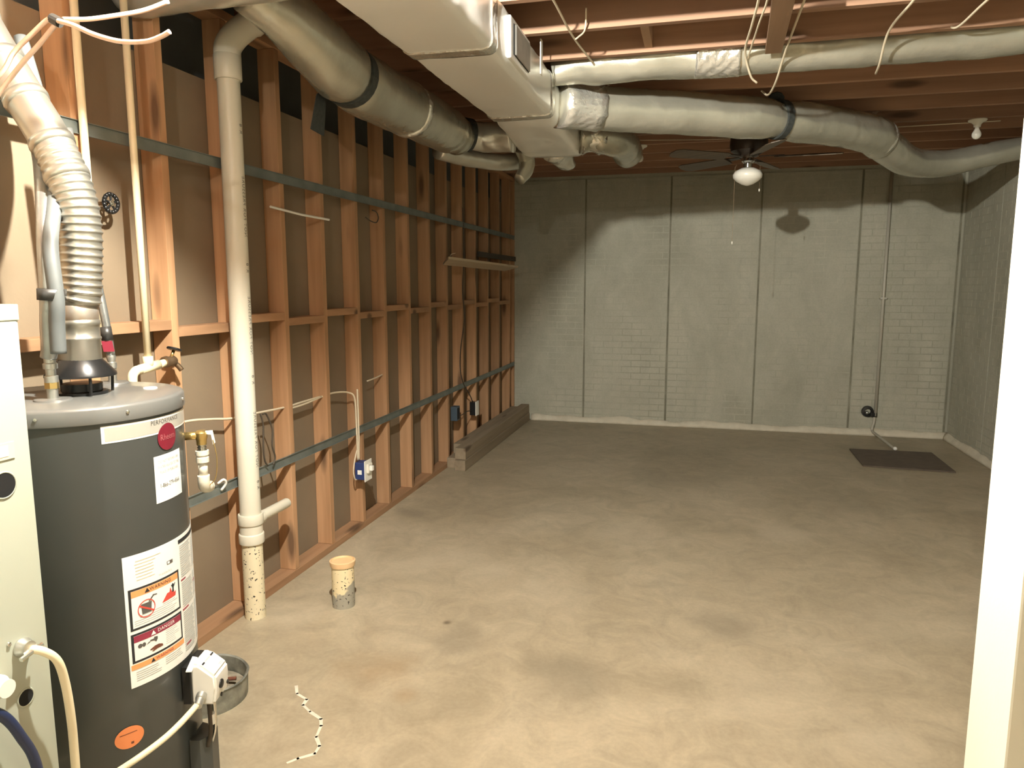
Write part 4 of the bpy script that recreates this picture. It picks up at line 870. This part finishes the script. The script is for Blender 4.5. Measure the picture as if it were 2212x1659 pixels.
cable('wall_cable', [(-1.972,5.98,2.15),(-1.965,5.98,2.06),(-1.963,5.985,1.90),(-1.963,5.985,1.70),(-1.962,5.94,1.45),(-1.962,5.985,1.22),(-1.963,5.88,.97),(-1.945,5.80,.80),(-1.94,5.87,.66),(-1.945,6.06,.53),(-1.95,6.16,.452)], .0045, 'dark_cable', 'thin dark cord hanging down the far studs to the outlet box')
cable('wall_cable', [(-1.955,5.742,.40),(-1.95,5.85,.385),(-1.95,6.0,.39),(-1.955,6.138,.37)], .004, 'dark_cable', 'short dark cord joining the junction box and the outlet box')
tag(obj('white_rod', tubeb([(-1.958,3.075,1.862),(-1.955,3.34,1.850),(-1.952,3.62,1.848)], .006, 8), M['white'], loc=(-1.955,3.07,1.85)), 'thin white rod lying across the studs below the upper channel', 'rod')
cable('wire_hook', [(-1.968,4.10,1.905),(-1.95,4.13,1.885),(-1.945,4.20,1.88),(-1.945,4.235,1.91),(-1.95,4.22,1.945),(-1.955,4.17,1.952)], .0035, 'dark_cable', 'small dark wire hook curled on a stud', 'hook')
# shelf board and batten
tag(obj('shelf_board', prismb([(-1.968,5.47,1.655),(-1.80,5.12,1.688),(-1.785,7.20,1.672),(-1.968,7.35,1.640)], (.002,0,.018)), M['shelf'], loc=(-1.9,6.2,1.65)), 'pale loose board lying as a shelf against the far studs', 'board')
tag(obj('dark_strip', boxb(-1.967, -1.945, 6.38, 7.74, 1.752, 1.80), M['dark_cable'], loc=(-1.955,7.0,1.75)), 'narrow dark batten on the far studs above the pale board', 'strip')  # thin dark box set over the far studs
tag(obj('twig_bracket', tubeb(spline([(-1.9,5.42,1.696),(-1.86,5.36,1.73),(-1.84,5.40,1.742)], 4), .004, 6), M['shelf'], loc=(-1.87,5.4,1.69)), 'bit of bent wood standing on the pale board', 'scrap')
# timbers
def timber(x0, x1, y0, y1, z0, z1, label):
    bm = boxb(x0, x1, y0, y1, z0, z1, bev=.004); return tag(obj('timber', bm, M['timber'], loc=((x0+x1)/2,(y0+y1)/2,z0)), label, 'timber', 'old timbers stacked along the stud wall')
timber(-1.966,-1.880,5.50,7.70,0,.088,'bottom timber of the stack, against the wall plate')
timber(-1.876,-1.786,5.43,7.735,0,.088,'bottom timber of the stack, on the open floor side')
timber(-1.964,-1.890,5.66,7.62,.089,.172,'top timber of the stack, against the studs')
timber(-1.882,-1.792,5.46,7.745,.089,.182,'top timber of the stack, on the open floor side')

# ------------------------------------------------------------------ conduit on the far wall, floor cover
cdx = 1.742
cd = thing('conduit', (cdx, 7.76, 0), 'thin grey conduit running down the end wall to the floor', 'conduit')
obj('upper_pipe', tubeb([(cdx,7.758,.205),(cdx,7.758,2.60)], .0145, 10), M['conduit'], cd, smooth=True)
obj('lower_pipe', tubeb(spline([(cdx-.004,7.768,.21),(cdx-.006,7.764,.14),(cdx-.022,7.745,.09),(cdx-.024,7.72,.055),(cdx-.01,7.60,.045),(cdx+.008,7.35,.035),(cdx+.022,7.16,.026),(cdx+.030,7.085,.022)], 6),   .013, 10), M['conduit'], cd, smooth=True)
obj('pipe_end', latheb([(0,-.018),(.016,-.016),(.018,0),(.014,.012),(0,.016)], (cdx+.032,7.075,.026), d=(.1,-1,0), seg=14), M['white'], cd, smooth=True)
obj('wall_clamp', boxb(cdx-.03, cdx+.03, 7.745, 7.779, 1.36, 1.378), M['galv'], cd)
cb = thing('conduit_bracket', (1.675, 7.77, .22), 'round black coupling box beside the conduit foot', 'bracket')
soft(obj('bracket_ring', latheb([(.030,-.002),(.055,-.002),(.058,-.01),(.052,-.035),(.034,-.038),(.030,-.03)], (1.672,7.786,.245), ax='y', seg=20), M['black'], cb))
obj('bracket_core', latheb([(0,-.004),(.018,-.004),(.016,-.03),(0,-.032)], (1.668,7.786,.232), ax='y', seg=14), M['galv'], cb, smooth=True)
obj('bracket_arm', boxb(1.70, 1.755, 7.745, 7.785, .195, .235, bev=.004), M['black'], cb)
tag(obj('floor_cover', prismb([(1.385,7.045,.001),(2.066,7.058,.001),(2.048,6.36,.001),(1.372,6.402,.001)], (0,0,.012)), M['cover'], loc=(1.72,6.7,0)), 'flat brown cover plate lying on the floor by the conduit foot', 'floor cover')
